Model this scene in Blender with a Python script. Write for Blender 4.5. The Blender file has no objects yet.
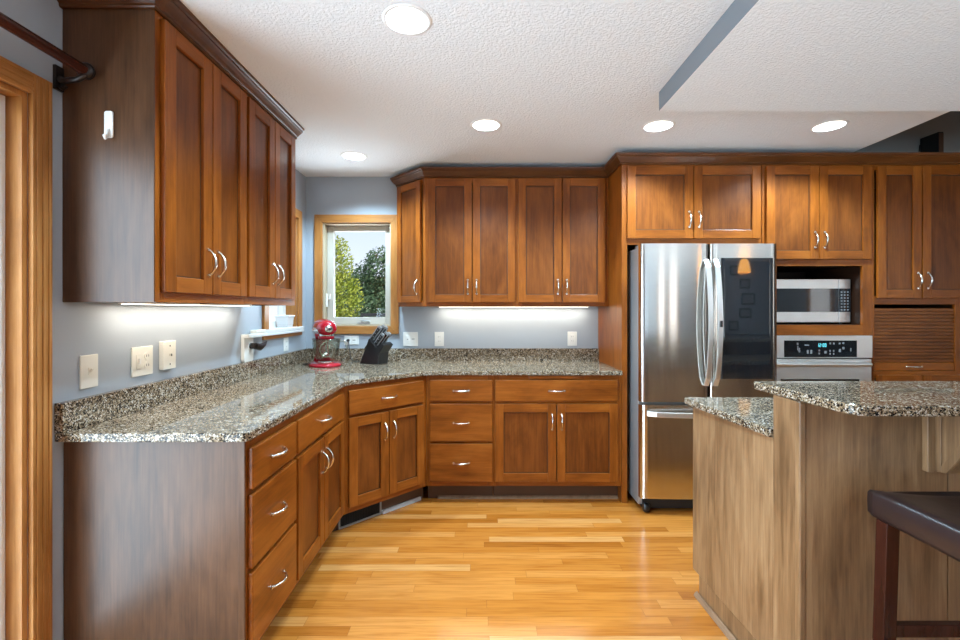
import bpy, bmesh, math, random
from mathutils import Vector, Matrix
random.seed(7)
SC = bpy.context.scene
COL = SC.collection
PI = math.pi

# ------------------------------------------------------------------ camera
cam_d = bpy.data.cameras.new('camera')
cam = bpy.data.objects.new('camera', cam_d)
COL.objects.link(cam)
cam.location = (0, 0, 1.333)
cam.rotation_euler = (PI / 2, 0, 0)
cam_d.sensor_width = 36
cam_d.lens = 450 / 960 * 36
cam_d.shift_y = -10 / 960
cam_d.clip_start = 0.05
SC.camera = cam

# ------------------------------------------------------------------ world, sun, daylight, fill
SC.view_settings.view_transform = 'Standard'
SC.view_settings.look = 'None'
SC.view_settings.gamma = 1
SC.view_settings.exposure = 0.56
SC.view_settings.use_curve_mapping = False

W = bpy.data.worlds.new('sky')
SC.world = W
W.use_nodes = True
wn = W.node_tree.nodes
wl = W.node_tree.links
wn.clear()
w_out = wn.new('ShaderNodeOutputWorld')
w_bg = wn.new('ShaderNodeBackground')
w_tc = wn.new('ShaderNodeTexCoord')
w_sep = wn.new('ShaderNodeSeparateXYZ')
w_ramp = wn.new('ShaderNodeValToRGB')
w_ramp.color_ramp.elements[0].position = 0.0
w_ramp.color_ramp.elements[0].color = (0.90, 0.95, 1.0, 1)
w_ramp.color_ramp.elements[1].position = 0.45
w_ramp.color_ramp.elements[1].color = (0.32, 0.52, 0.85, 1)
wl.new(w_tc.outputs['Generated'], w_sep.inputs[0])
wl.new(w_sep.outputs['Z'], w_ramp.inputs['Fac'])
wl.new(w_ramp.outputs['Color'], w_bg.inputs['Color'])
wl.new(w_bg.outputs[0], w_out.inputs['Surface'])
w_bg.inputs['Strength'].default_value = 0.85


def lamp(name, kind, loc, rot, energy, color=(1, 1, 1), **kw):
    d = bpy.data.lights.new(name, kind)
    d.energy = energy
    d.color = color
    for k, v in kw.items():
        setattr(d, k, v)
    o = bpy.data.objects.new(name, d)
    COL.objects.link(o)
    o.location = loc
    o.rotation_euler = rot
    return o


sun = lamp('sun', 'SUN', (6, -6, 9), (math.radians(48), 0, math.radians(38)), 3.0, (1.0, 0.95, 0.84), angle=0.01)
# daylight through the patio door on the left
lamp('daylight_patio_door', 'AREA', (-2.10, -0.55, 0.60), (0, math.radians(-71), 0), 345, (0.64, 0.83, 1.0),
     shape='RECTANGLE', size=2.9, size_y=3.7)
# fill lamps added behind the camera, tilted up to brighten the ceiling
lamp('fill_rear', 'AREA', (2.6, -3.25, 1.35), (PI / 2 + math.radians(52), 0, 0), 135, (0.60, 0.83, 1.0),
     shape='RECTANGLE', size=3.4, size_y=1.9, spread=math.radians(104))
lamp('fill_right', 'AREA', (6.05, -1.0, 1.35), (0, PI / 2 + math.radians(52), 0), 66, (0.60, 0.83, 1.0),
     shape='RECTANGLE', size=1.8, size_y=2.2, spread=math.radians(104))
# daylight through the two kitchen windows, much of it thrown up by the sunlit ground outside
lamp('daylight_back_window', 'AREA', (-1.02, 4.40, 1.0), (math.radians(-124), 0, 0), 48, (0.75, 0.88, 1.0),
     shape='RECTANGLE', size=1.2, size_y=1.0)
lamp('daylight_side_window', 'AREA', (-2.10, 3.30, 1.0), (0, math.radians(-130), 0), 9, (0.75, 0.88, 1.0),
     shape='RECTANGLE', size=1.2, size_y=1.2)
CAN_W = 84
UNDER_W = 1.8

# ------------------------------------------------------------------ materials
def new_mat(name):
    m = bpy.data.materials.new(name)
    m.use_nodes = True
    nt = m.node_tree
    return m, nt.nodes, nt.links, nt.nodes['Principled BSDF']


def plain(name, col, rough=0.5, metal=0.0, spec=0.5, coat=0.0, emit=None, estr=0.0):
    m, n, l, b = new_mat(name)
    b.inputs['Base Color'].default_value = (*col, 1)
    b.inputs['Roughness'].default_value = rough
    b.inputs['Metallic'].default_value = metal
    b.inputs['Specular IOR Level'].default_value = spec
    b.inputs['Coat Weight'].default_value = coat
    b.inputs['Coat Roughness'].default_value = 0.08
    if emit:
        b.inputs['Emission Color'].default_value = (*emit, 1)
        b.inputs['Emission Strength'].default_value = estr
    # a faint irregularity so that nothing is perfectly uniform
    t = n.new('ShaderNodeTexCoord')
    z = n.new('ShaderNodeTexNoise')
    z.inputs['Scale'].default_value = 30
    mr = n.new('ShaderNodeMapRange')
    mr.inputs['To Min'].default_value = max(0, rough - 0.04)
    mr.inputs['To Max'].default_value = min(1, rough + 0.04)
    l.new(t.outputs['Object'], z.inputs['Vector'])
    l.new(z.outputs['Fac'], mr.inputs['Value'])
    l.new(mr.outputs[0], b.inputs['Roughness'])
    return m


def math_node(n, l, op, a, b=None, c=None):
    x = n.new('ShaderNodeMath')
    x.operation = op
    for i, v in enumerate((a, b, c)):
        if v is None:
            continue
        if isinstance(v, (int, float)):
            x.inputs[i].default_value = v
        else:
            l.new(v, x.inputs[i])
    return x.outputs[0]


def ramp(n, l, fac, stops):
    r = n.new('ShaderNodeValToRGB')
    e = r.color_ramp.elements
    e[0].position, e[0].color = stops[0][0], (*stops[0][1], 1)
    e[1].position, e[1].color = stops[-1][0], (*stops[-1][1], 1)
    for p, c in stops[1:-1]:
        x = e.new(p)
        x.color = (*c, 1)
    l.new(fac, r.inputs['Fac'])
    return r.outputs['Color']


def wood(name, dark, mid, light, axis='z', rough=0.32, grain=1.0, coat=0.0, spec=0.30, blotch=5.0):
    m, n, l, b = new_mat(name)
    tc = n.new('ShaderNodeTexCoord')
    oi = n.new('ShaderNodeObjectInfo')
    off = math_node(n, l, 'MULTIPLY', oi.outputs['Random'], 37.0)
    comb = n.new('ShaderNodeCombineXYZ')
    for i in range(3):
        l.new(off, comb.inputs[i])
    add = n.new('ShaderNodeVectorMath')
    add.operation = 'ADD'
    l.new(tc.outputs['Object'], add.inputs[0])
    l.new(comb.outputs[0], add.inputs[1])
    s = {'x': (0.12, 1, 1), 'y': (1, 0.12, 1), 'z': (1, 1, 0.12)}[axis]

    def noise(scale, detail, k=s, dist=0.0):
        mp = n.new('ShaderNodeMapping')
        mp.inputs['Scale'].default_value = k
        l.new(add.outputs[0], mp.inputs['Vector'])
        z = n.new('ShaderNodeTexNoise')
        z.inputs['Scale'].default_value = scale
        z.inputs['Detail'].default_value = detail
        z.inputs['Roughness'].default_value = 0.6
        z.inputs['Distortion'].default_value = dist
        l.new(mp.outputs[0], z.inputs['Vector'])
        return z.outputs['Fac']
    k2 = {'x': (0.4, 1, 1), 'y': (1, 0.4, 1), 'z': (1, 1, 0.4)}[axis]
    a = noise(blotch, 4, k2, 0.6)
    c = noise(34, 6, s, 0.3)
    d = noise(150, 3, {'x': (0.03, 1, 1), 'y': (1, 0.03, 1), 'z': (1, 1, 0.03)}[axis])
    f = math_node(n, l, 'MULTIPLY_ADD', a, 0.55, 0.0)
    f = math_node(n, l, 'MULTIPLY_ADD', c, 0.35 * grain, f)
    f = math_node(n, l, 'MULTIPLY_ADD', d, 0.22 * grain, f)
    f = math_node(n, l, 'SUBTRACT', f, 0.06 + 0.285 * (grain - 1.0))
    colr = ramp(n, l, f, [(0.35, dark), (0.5, mid), (0.66, light)])
    l.new(colr, b.inputs['Base Color'])
    b.inputs['Roughness'].default_value = rough
    b.inputs['Specular IOR Level'].default_value = spec
    b.inputs['Coat Weight'].default_value = coat
    b.inputs['Coat Roughness'].default_value = max(0.15, rough - 0.05)
    bp = n.new('ShaderNodeBump')
    bp.inputs['Strength'].default_value = 0.05
    bp.inputs['Distance'].default_value = 0.002
    l.new(d, bp.inputs['Height'])
    l.new(bp.outputs[0], b.inputs['Normal'])
    return m


M = {}
FR = ((0.135, 0.032, 0.003), (0.245, 0.064, 0.0065), (0.345, 0.101, 0.013))
PN = ((0.085, 0.020, 0.003), (0.155, 0.041, 0.006), (0.24, 0.069, 0.011))
for ax in 'xyz':
    M['wood_' + ax] = wood('maple_frame_' + ax, *FR, axis=ax)
    M['panel_' + ax] = wood('maple_panel_' + ax, *PN, axis=ax)
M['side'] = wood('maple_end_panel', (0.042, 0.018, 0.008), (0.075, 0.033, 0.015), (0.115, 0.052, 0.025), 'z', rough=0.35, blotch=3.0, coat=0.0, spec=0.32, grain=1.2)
M['crown'] = wood('maple_crown', (0.06, 0.019, 0.005), (0.10, 0.032, 0.008), (0.15, 0.05, 0.013), 'x', rough=0.32)
M['island'] = wood('island_maple', (0.125, 0.062, 0.026), (0.24, 0.129, 0.059), (0.36, 0.212, 0.104), 'z', rough=0.36, blotch=3.5, grain=1.25, coat=0.3, spec=0.5)
M['oak'] = wood('oak_trim', (0.29, 0.112, 0.026), (0.39, 0.162, 0.042), (0.47, 0.215, 0.066), 'z', rough=0.35, grain=1.3)
M['oak_h'] = wood('oak_trim_horizontal', (0.29, 0.112, 0.026), (0.39, 0.162, 0.042), (0.47, 0.215, 0.066), 'x', rough=0.35, grain=1.3)
M['oak_y'] = wood('oak_trim_lengthwise', (0.29, 0.112, 0.026), (0.39, 0.162, 0.042), (0.47, 0.215, 0.066), 'y', rough=0.35, grain=1.3)
M['stool_wood'] = wood('cherry_stool_wood', (0.022, 0.005, 0.003), (0.038, 0.009, 0.005), (0.06, 0.015, 0.008), 'z', rough=0.25)
M['rod_wood'] = wood('mahogany_rod', (0.026, 0.006, 0.003), (0.045, 0.010, 0.005), (0.065, 0.016, 0.007), 'y', rough=0.25)
M['shoe'] = wood('shoe_molding_wood', (0.16, 0.085, 0.045), (0.24, 0.135, 0.075), (0.31, 0.185, 0.105), 'y', rough=0.35)
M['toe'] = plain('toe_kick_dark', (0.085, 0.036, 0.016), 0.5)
M['glaze'] = plain('dark_glaze', (0.060, 0.017, 0.004), 0.45)
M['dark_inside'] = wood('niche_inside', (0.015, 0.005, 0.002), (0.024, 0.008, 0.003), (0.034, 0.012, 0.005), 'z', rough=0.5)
M['white'] = plain('white_plastic', (0.80, 0.79, 0.75), 0.35)
M['ivory'] = plain('ivory_plastic', (0.80, 0.77, 0.69), 0.35)
M['slot'] = plain('outlet_slot', (0.05, 0.05, 0.05), 0.5)
M['white_paint'] = plain('white_painted_sash', (0.72, 0.72, 0.70), 0.4)
M['cream'] = plain('cream_sash', (0.46, 0.38, 0.26), 0.4)
M['sash'] = plain('beige_sash', (0.50, 0.46, 0.40), 0.4)
M['nickel'] = plain('satin_nickel', (0.72, 0.69, 0.64), 0.22, metal=1.0)
M['chrome'] = plain('chrome', (0.80, 0.80, 0.80), 0.08, metal=1.0)
M['black'] = plain('black_plastic', (0.012, 0.012, 0.013), 0.3)
M['black_matte'] = plain('black_matte', (0.010, 0.010, 0.011), 0.6)
M['case'] = plain('fridge_case_grey', (0.42, 0.43, 0.44), 0.38, metal=0.6)
M['black_glass'] = plain('black_glass', (0.012, 0.014, 0.017), 0.03, spec=1.0, coat=0.35)
M['red'] = plain('red_enamel', (0.36, 0.003, 0.013), 0.14, coat=0.4)
M['leather'] = plain('dark_brown_leather', (0.022, 0.012, 0.012), 0.34, spec=0.6)
M['brown_black'] = plain('bronze_black', (0.018, 0.010, 0.008), 0.35, metal=0.4)
M['trim_white'] = plain('can_trim_white', (0.85, 0.84, 0.82), 0.4)
M['lens'] = plain('can_lens', (1, 1, 1), 0.5, emit=(1.0, 0.93, 0.82), estr=14)
M['strip'] = plain('strip_diffuser', (1, 1, 1), 0.5, emit=(1.0, 0.91, 0.76), estr=5)
M['display'] = plain('oven_display', (0.01, 0.05, 0.06), 0.2, emit=(0.15, 0.75, 0.85), estr=1.0)
M['legend'] = plain('control_legend', (0.26, 0.26, 0.26), 0.4)
M['amber'] = plain('amber_glass', (0.7, 0.3, 0.05), 0.3, emit=(1.0, 0.45, 0.08), estr=5.0)
M['picture'] = plain('picture_print', (0.30, 0.31, 0.33), 0.3)
M['vent_metal'] = plain('vent_metal', (0.30, 0.28, 0.26), 0.45)
M['strip_metal'] = plain('pale_metal_strip', (0.62, 0.62, 0.62), 0.35)
M['pot'] = plain('white_ceramic', (0.72, 0.72, 0.72), 0.2)
M['bark'] = wood('bark', (0.05, 0.03, 0.02), (0.09, 0.06, 0.04), (0.14, 0.10, 0.07), 'z', rough=0.9)
M['siding'] = plain('white_siding', (0.75, 0.77, 0.78), 0.6)


def wall_mat(name, col, bump=0.06, scale=160, rough=0.42):
    m, n, l, b = new_mat(name)
    b.inputs['Base Color'].default_value = (*col, 1)
    b.inputs['Roughness'].default_value = rough
    g = n.new('ShaderNodeNewGeometry')
    z = n.new('ShaderNodeTexNoise')
    z.inputs['Scale'].default_value = scale
    z.inputs['Detail'].default_value = 3
    l.new(g.outputs['Position'], z.inputs['Vector'])
    bp = n.new('ShaderNodeBump')
    bp.inputs['Strength'].default_value = bump
    bp.inputs['Distance'].default_value = 0.004
    l.new(z.outputs['Fac'], bp.inputs['Height'])
    l.new(bp.outputs[0], b.inputs['Normal'])
    z2 = n.new('ShaderNodeTexNoise')
    z2.inputs['Scale'].default_value = 1.5
    l.new(g.outputs['Position'], z2.inputs['Vector'])
    mx = ramp(n, l, z2.outputs['Fac'], [(0.3, tuple(c * 0.97 for c in col)), (0.7, tuple(min(1, c * 1.02) for c in col))])
    l.new(mx, b.inputs['Base Color'])
    return m


M['wall'] = wall_mat('blue_grey_paint', (0.375, 0.415, 0.465))
M['wall_far'] = wall_mat('grey_paint', (0.27, 0.27, 0.26))
M['wall_shaded'] = wall_mat('shaded_wall_paint', (0.185, 0.20, 0.22))  # wall colour darkened to stand for shade on the ceiling step


def ceiling_mat():
    m, n, l, b = new_mat('knockdown_ceiling')
    b.inputs['Base Color'].default_value = (0.80, 0.805, 0.815, 1)
    b.inputs['Roughness'].default_value = 0.85
    b.inputs['Specular IOR Level'].default_value = 0.2
    g = n.new('ShaderNodeNewGeometry')
    z = n.new('ShaderNodeTexNoise')
    z.inputs['Scale'].default_value = 85
    z.inputs['Detail'].default_value = 4
    l.new(g.outputs['Position'], z.inputs['Vector'])
    h = ramp(n, l, z.outputs['Fac'], [(0.42, (0, 0, 0)), (0.58, (1, 1, 1))])
    bp = n.new('ShaderNodeBump')
    bp.inputs['Strength'].default_value = 0.34
    bp.inputs['Distance'].default_value = 0.006
    l.new(h, bp.inputs['Height'])
    l.new(bp.outputs[0], b.inputs['Normal'])
    return m


M['ceiling'] = ceiling_mat()


def floor_mat():
    m, n, l, b = new_mat('oak_strip_floor')
    g = n.new('ShaderNodeNewGeometry')
    sp = n.new('ShaderNodeSeparateXYZ')
    l.new(g.outputs['Position'], sp.inputs[0])
    wdt, ln = 0.0575, 0.78
    yw = math_node(n, l, 'DIVIDE', sp.outputs['Y'], wdt)
    row = math_node(n, l, 'FLOOR', yw)
    fy = math_node(n, l, 'FRACT', yw)
    rn = n.new('ShaderNodeTexWhiteNoise')
    rn.noise_dimensions = '1D'
    l.new(row, rn.inputs['W'])
    xo = math_node(n, l, 'MULTIPLY_ADD', rn.outputs['Value'], 7.3, math_node(n, l, 'DIVIDE', sp.outputs['X'], ln))
    cell = math_node(n, l, 'FLOOR', xo)
    fx = math_node(n, l, 'FRACT', xo)
    cb = n.new('ShaderNodeCombineXYZ')
    l.new(row, cb.inputs[0])
    l.new(cell, cb.inputs[1])
    wn2 = n.new('ShaderNodeTexWhiteNoise')
    wn2.noise_dimensions = '2D'
    l.new(cb.outputs[0], wn2.inputs['Vector'])
    base = ramp(n, l, wn2.outputs['Value'], [
        (0.0, (0.36, 0.110, 0.014)), (0.25, (0.47, 0.158, 0.022)), (0.6, (0.53, 0.192, 0.032)),
        (0.88, (0.57, 0.222, 0.046)), (1.0, (0.62, 0.30, 0.095))])
    mp = n.new('ShaderNodeCombineXYZ')
    l.new(math_node(n, l, 'MULTIPLY', sp.outputs['X'], 4.0), mp.inputs[0])
    l.new(math_node(n, l, 'MULTIPLY_ADD', sp.outputs['Y'], 70.0, math_node(n, l, 'MULTIPLY', wn2.outputs['Value'], 50.0)), mp.inputs[1])
    gz = n.new('ShaderNodeTexNoise')
    gz.inputs['Scale'].default_value = 1.0
    gz.inputs['Detail'].default_value = 5
    gz.inputs['Distortion'].default_value = 0.8
    l.new(mp.outputs[0], gz.inputs['Vector'])
    gr = ramp(n, l, gz.outputs['Fac'], [(0.3, (0.74, 0.66, 0.55)), (0.55, (1, 1, 1)), (0.8, (1.08, 1.1, 1.12))])
    mul = n.new('ShaderNodeMix')
    mul.data_type = 'RGBA'
    mul.blend_type = 'MULTIPLY'
    mul.inputs[0].default_value = 0.9
    l.new(base, mul.inputs[6])
    l.new(gr, mul.inputs[7])
    ey = math_node(n, l, 'MINIMUM', fy, math_node(n, l, 'SUBTRACT', 1.0, fy))
    ex = math_node(n, l, 'MINIMUM', fx, math_node(n, l, 'SUBTRACT', 1.0, fx))
    ey = math_node(n, l, 'MULTIPLY', ey, wdt)
    ex = math_node(n, l, 'MULTIPLY', ex, ln)
    e = math_node(n, l, 'MINIMUM', ex, ey)
    seam = math_node(n, l, 'LESS_THAN', e, 0.0009)
    mx = n.new('ShaderNodeMix')
    mx.data_type = 'RGBA'
    l.new(math_node(n, l, 'MULTIPLY', seam, 0.55), mx.inputs[0])
    l.new(mul.outputs[2], mx.inputs[6])
    mx.inputs[7].default_value = (0.16, 0.06, 0.015, 1)
    l.new(mx.outputs[2], b.inputs['Base Color'])
    b.inputs['Roughness'].default_value = 0.22
    b.inputs['Coat Weight'].default_value = 0.3
    b.inputs['Coat Roughness'].default_value = 0.12
    bp = n.new('ShaderNodeBump')
    bp.inputs['Strength'].default_value = 0.06
    bp.inputs['Distance'].default_value = 0.002
    l.new(gz.outputs['Fac'], bp.inputs['Height'])
    l.new(bp.outputs[0], b.inputs['Normal'])
    return m


M['floor'] = floor_mat()


def granite_mat():
    m, n, l, b = new_mat('speckled_granite')
    g = n.new('ShaderNodeNewGeometry')

    def vor(scale):
        v = n.new('ShaderNodeTexVoronoi')
        v.inputs['Scale'].default_value = scale
        l.new(g.outputs['Position'], v.inputs['Vector'])
        s = n.new('ShaderNodeSeparateColor')
        l.new(v.outputs['Color'], s.inputs[0])
        return s.outputs[0]
    z = n.new('ShaderNodeTexNoise')
    z.inputs['Scale'].default_value = 45
    z.inputs['Detail'].default_value = 3
    l.new(g.outputs['Position'], z.inputs['Vector'])
    f = math_node(n, l, 'MULTIPLY_ADD', vor(225), 0.60, math_node(n, l, 'MULTIPLY', vor(400), 0.28))
    f = math_node(n, l, 'MULTIPLY_ADD', z.outputs['Fac'], 0.5, f)
    f = math_node(n, l, 'SUBTRACT', f, 0.145)
    c = ramp(n, l, f, [(0.30, (0.006, 0.006, 0.007)), (0.42, (0.030, 0.023, 0.018)), (0.50, (0.15, 0.100, 0.057)),
                       (0.68, (0.28, 0.20, 0.12)), (0.80, (0.42, 0.34, 0.25)), (0.92, (0.62, 0.59, 0.55))])
    l.new(c, b.inputs['Base Color'])
    b.inputs['Roughness'].default_value = 0.05
    b.inputs['Specular IOR Level'].default_value = 0.28
    return m


M['granite'] = granite_mat()


def steel_mat(name, axis, col=(0.60, 0.59, 0.575), rough=0.24, aniso=0.5):
    m, n, l, b = new_mat(name)
    b.inputs['Base Color'].default_value = (*col, 1)
    b.inputs['Metallic'].default_value = 1
    tc = n.new('ShaderNodeTexCoord')
    mp = n.new('ShaderNodeMapping')
    mp.inputs['Scale'].default_value = {'z': (300, 300, 2), 'x': (2, 300, 300)}[axis]
    l.new(tc.outputs['Object'], mp.inputs['Vector'])
    z = n.new('ShaderNodeTexNoise')
    z.inputs['Scale'].default_value = 1.0
    z.inputs['Detail'].default_value = 2
    l.new(mp.outputs[0], z.inputs['Vector'])
    mr = n.new('ShaderNodeMapRange')
    mr.inputs['To Min'].default_value = rough - 0.05
    mr.inputs['To Max'].default_value = rough + 0.06
    l.new(z.outputs['Fac'], mr.inputs['Value'])
    l.new(mr.outputs[0], b.inputs['Roughness'])
    b.inputs['Anisotropic'].default_value = aniso
    tg = n.new('ShaderNodeTangent')
    tg.direction_type = 'RADIAL'
    tg.axis = 'Z'
    b.inputs['Anisotropic Rotation'].default_value = 0.25
    l.new(tg.outputs[0], b.inputs['Tangent'])
    return m


M['steel'] = steel_mat('brushed_stainless', 'x', col=(0.60, 0.565, 0.52), rough=0.14, aniso=0.95)
M['steel_b'] = steel_mat('satin_stainless', 'x', (0.82, 0.81, 0.79), 0.40, aniso=0.2)


def glass_mat(name, tint=(1, 1, 1), ior=1.45):
    m = bpy.data.materials.new(name)
    m.use_nodes = True
    n, l = m.node_tree.nodes, m.node_tree.links
    n.clear()
    o = n.new('ShaderNodeOutputMaterial')
    t = n.new('ShaderNodeBsdfTransparent')
    t.inputs[0].default_value = (*tint, 1)
    gl = n.new('ShaderNodeBsdfGlossy')
    gl.inputs['Roughness'].default_value = 0.02
    fr = n.new('ShaderNodeFresnel')
    fr.inputs[0].default_value = ior
    ge = n.new('ShaderNodeNewGeometry')
    front = math_node(n, l, 'SUBTRACT', 1.0, ge.outputs['Backfacing'])
    fac = math_node(n, l, 'MULTIPLY', fr.outputs[0], front)
    mx = n.new('ShaderNodeMixShader')
    l.new(fac, mx.inputs[0])
    l.new(t.outputs[0], mx.inputs[1])
    l.new(gl.outputs[0], mx.inputs[2])
    l.new(mx.outputs[0], o.inputs[0])
    return m


M['glass'] = glass_mat('window_glass', (0.97, 0.98, 0.98))
M['bowl_glass'] = glass_mat('bowl_glass', (0.80, 0.80, 0.74), 2.3)


def leaf_mat(name, a, c):
    m, n, l, b = new_mat(name)
    oi = n.new('ShaderNodeNewGeometry')
    z = n.new('ShaderNodeTexNoise')
    z.inputs['Scale'].default_value = 3.0
    z.inputs['Detail'].default_value = 5
    l.new(oi.outputs['Position'], z.inputs['Vector'])
    l.new(ramp(n, l, z.outputs['Fac'], [(0.35, a), (0.65, c)]), b.inputs['Base Color'])
    b.inputs['Roughness'].default_value = 0.6
    return m


M['leaf_y'] = leaf_mat('yellow_green_leaves', (0.22, 0.30, 0.03), (0.50, 0.50, 0.07))
M['leaf_d'] = leaf_mat('dark_green_needles', (0.05, 0.10, 0.045), (0.12, 0.19, 0.09))
M['lawn'] = leaf_mat('dry_lawn', (0.28, 0.30, 0.12), (0.45, 0.40, 0.22))


# ------------------------------------------------------------------ mesh helpers
class MB:
    def __init__(s):
        s.v, s.f, s.m, s.sm = [], [], [], []

    def add(s, verts, faces, mat=0, smooth=False):
        o = len(s.v)
        s.v += [tuple(p) for p in verts]
        for f in faces:
            s.f.append(tuple(i + o for i in f))
            s.m.append(mat)
            s.sm.append(smooth)
        return s

    def box(s, x0, x1, y0, y1, z0, z1, mat=0):
        if x0 > x1: x0, x1 = x1, x0
        if y0 > y1: y0, y1 = y1, y0
        if z0 > z1: z0, z1 = z1, z0
        v = [(x0, y0, z0), (x1, y0, z0), (x1, y1, z0), (x0, y1, z0), (x0, y0, z1), (x1, y0, z1), (x1, y1, z1), (x0, y1, z1)]
        f = [(0, 3, 2, 1), (4, 5, 6, 7), (0, 1, 5, 4), (1, 2, 6, 5), (2, 3, 7, 6), (3, 0, 4, 7)]
        return s.add(v, f, mat)

    def prism(s, poly, a0, a1, axis='z', mat=0, smooth=False):
        # poly counter-clockwise in the two remaining axes
        def P(u, v, w):
            return {'z': (u, v, w), 'y': (u, w, v), 'x': (w, u, v)}[axis]
        k = len(poly)
        v = [P(u, w, a0) for u, w in poly] + [P(u, w, a1) for u, w in poly]
        f = [tuple(range(k - 1, -1, -1)), tuple(range(k, 2 * k))]
        if axis == 'y':
            f = [tuple(reversed(x)) for x in f]
        s.add(v, f, mat)
        if smooth:
            s.v += v
        sides = [(i, (i + 1) % k, k + (i + 1) % k, k + i) for i in range(k)]
        if axis == 'y':
            sides = [tuple(reversed(x)) for x in sides]
        o = len(s.v) - 2 * k
        for q in sides:
            s.f.append(tuple(i + o for i in q))
            s.m.append(mat)
            s.sm.append(smooth)
        return s

    def tube(s, pts, r, seg=12, mat=0, cap=True, flat=1.0):
        pts = [Vector(p) for p in pts]
        n = len(pts)
        rr = r if isinstance(r, (list, tuple)) else [r] * n
        verts, faces = [], []
        up = None
        for i, p in enumerate(pts):
            t = (pts[min(i + 1, n - 1)] - pts[max(i - 1, 0)]).normalized()
            if up is None:
                up = Vector((0, 0, 1)) if abs(t.z) < 0.9 else Vector((1, 0, 0))
            a = (up - t * up.dot(t)).normalized()
            up = a
            b = t.cross(a)
            for k in range(seg):
                th = 2 * PI * k / seg
                verts.append(p + (a * math.cos(th) + b * math.sin(th) * flat) * rr[i])
        for i in range(n - 1):
            for k in range(seg):
                k2 = (k + 1) % seg
                faces.append((i * seg + k, i * seg + k2, (i + 1) * seg + k2, (i + 1) * seg + k))
        s.add(verts, faces, mat, True)
        if cap:
            s.add(verts[:seg], [tuple(range(seg - 1, -1, -1))], mat)
            s.add(verts[-seg:], [tuple(range(seg))], mat)
        return s

    def lathe(s, prof, seg=32, mat=0, c=(0, 0, 0), sx=1, sy=1, cap=True):
        verts, faces = [], []
        n = len(prof)
        for r, z in prof:
            for k in range(seg):
                th = 2 * PI * k / seg
                verts.append((c[0] + r * math.cos(th) * sx, c[1] + r * math.sin(th) * sy, c[2] + z))
        for i in range(n - 1):
            for k in range(seg):
                k2 = (k + 1) % seg
                faces.append((i * seg + k, i * seg + k2, (i + 1) * seg + k2, (i + 1) * seg + k))
        s.add(verts, faces, mat, True)
        if cap:
            s.add(verts[:seg], [tuple(range(seg - 1, -1, -1))], mat)
            s.add(verts[-seg:], [tuple(range(seg))], mat)
        return s

    def build(s, name, mats, parent=None, loc=(0, 0, 0), rot=(0, 0, 0), bevel=0.0, bseg=2, smooth=False):
        me = bpy.data.meshes.new(name)
        me.from_pydata(s.v, [], s.f)
        for m in (mats if isinstance(mats, (list, tuple)) else [mats]):
            me.materials.append(M[m])
        for p, mi, sm in zip(me.polygons, s.m, s.sm):
            p.material_index = mi
            p.use_smooth = sm or smooth
        me.update()
        return link(name, me, parent, loc, rot, bevel, bseg)


def link(name, me, parent=None, loc=(0, 0, 0), rot=(0, 0, 0), bevel=0.0, bseg=2):
    o = bpy.data.objects.new(name, me)
    COL.objects.link(o)
    o.location = loc
    o.rotation_euler = rot
    if parent:
        o.parent = parent
    if bevel:
        b = o.modifiers.new('bevel', 'BEVEL')
        b.width = bevel
        b.segments = bseg
        b.limit_method = 'ANGLE'
        b.angle_limit = math.radians(35)
    return o


def tag(o, label, cat, group=None):
    o['label'] = label
    o['category'] = cat
    if group:
        o['group'] = group
    return o


def thing(name, label, cat, loc=(0, 0, 0), rz=0.0, group=None):
    o = bpy.data.objects.new(name, None)
    o.empty_display_size = 0.1
    COL.objects.link(o)
    o.location = loc
    o.rotation_euler = (0, 0, rz)
    return tag(o, label, cat, group)


def struct(o):
    o['kind'] = 'structure'
    return o


def sbox(name, mat, *b, bevel=0.0):
    return struct(MB().box(*b).build(name, mat, bevel=bevel))


def sweep(mb, path, prof, mat=0):
    """profile (out, z) swept along a 2-D path with mitred corners; outwards is to the right of travel"""
    n = len(path)
    P = [Vector(p) for p in path]
    dirs = [(P[i + 1] - P[i]).normalized() for i in range(n - 1)]
    nor = [Vector((d.y, -d.x)) for d in dirs]
    rings = []
    for i in range(n):
        if i == 0:
            o = nor[0]
        elif i == n - 1:
            o = nor[-1]
        else:
            o = nor[i - 1] + nor[i]
            o = o / (1 + nor[i - 1].dot(nor[i]))
        rings.append([(P[i].x + o.x * a, P[i].y + o.y * a, z) for a, z in prof])
    k = len(prof)
    v = [p for r in rings for p in r]
    f = []
    for i in range(n - 1):
        for j in range(k):
            j2 = (j + 1) % k
            f.append((i * k + j, i * k + j2, (i + 1) * k + j2, (i + 1) * k + j))
    f.append(tuple(range(k - 1, -1, -1)))
    f.append(tuple((n - 1) * k + j for j in range(k)))
    mb.add(v, f, mat)
    return mb


def fix_normals(o):
    bm = bmesh.new()
    bm.from_mesh(o.data)
    bmesh.ops.recalc_face_normals(bm, faces=bm.faces)
    bm.to_mesh(o.data)
    bm.free()
    return o


# ------------------------------------------------------------------ room dimensions
XL, YB, ZC = -1.445, 3.734, 2.438
XR, YR = 6.2, -3.4
TH = 0.15

# ------------------------------------------------------------------ room shell
sbox('floor', 'floor', XL - TH, XR, YR, YB + TH, -0.05, 0)

# back wall with the window opening (X -1.303..-0.736, Z 1.20..2.056)
mb = MB()
BX0, BX1, BZ0, BZ1 = -1.303, -0.738, 1.20, 2.056
mb.box(XL - TH, BX0, YB, YB + TH, 0, 2.6).box(BX1, XR, YB, YB + TH, 0, 2.36)
mb.box(BX0, BX1, YB, YB + TH, 0, BZ0).box(BX0, BX1, YB, YB + TH, BZ1, 2.6).box(BX1, 2.58, YB, YB + TH, 2.36, 2.6)
struct(mb.build('wall_back', 'wall'))

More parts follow.
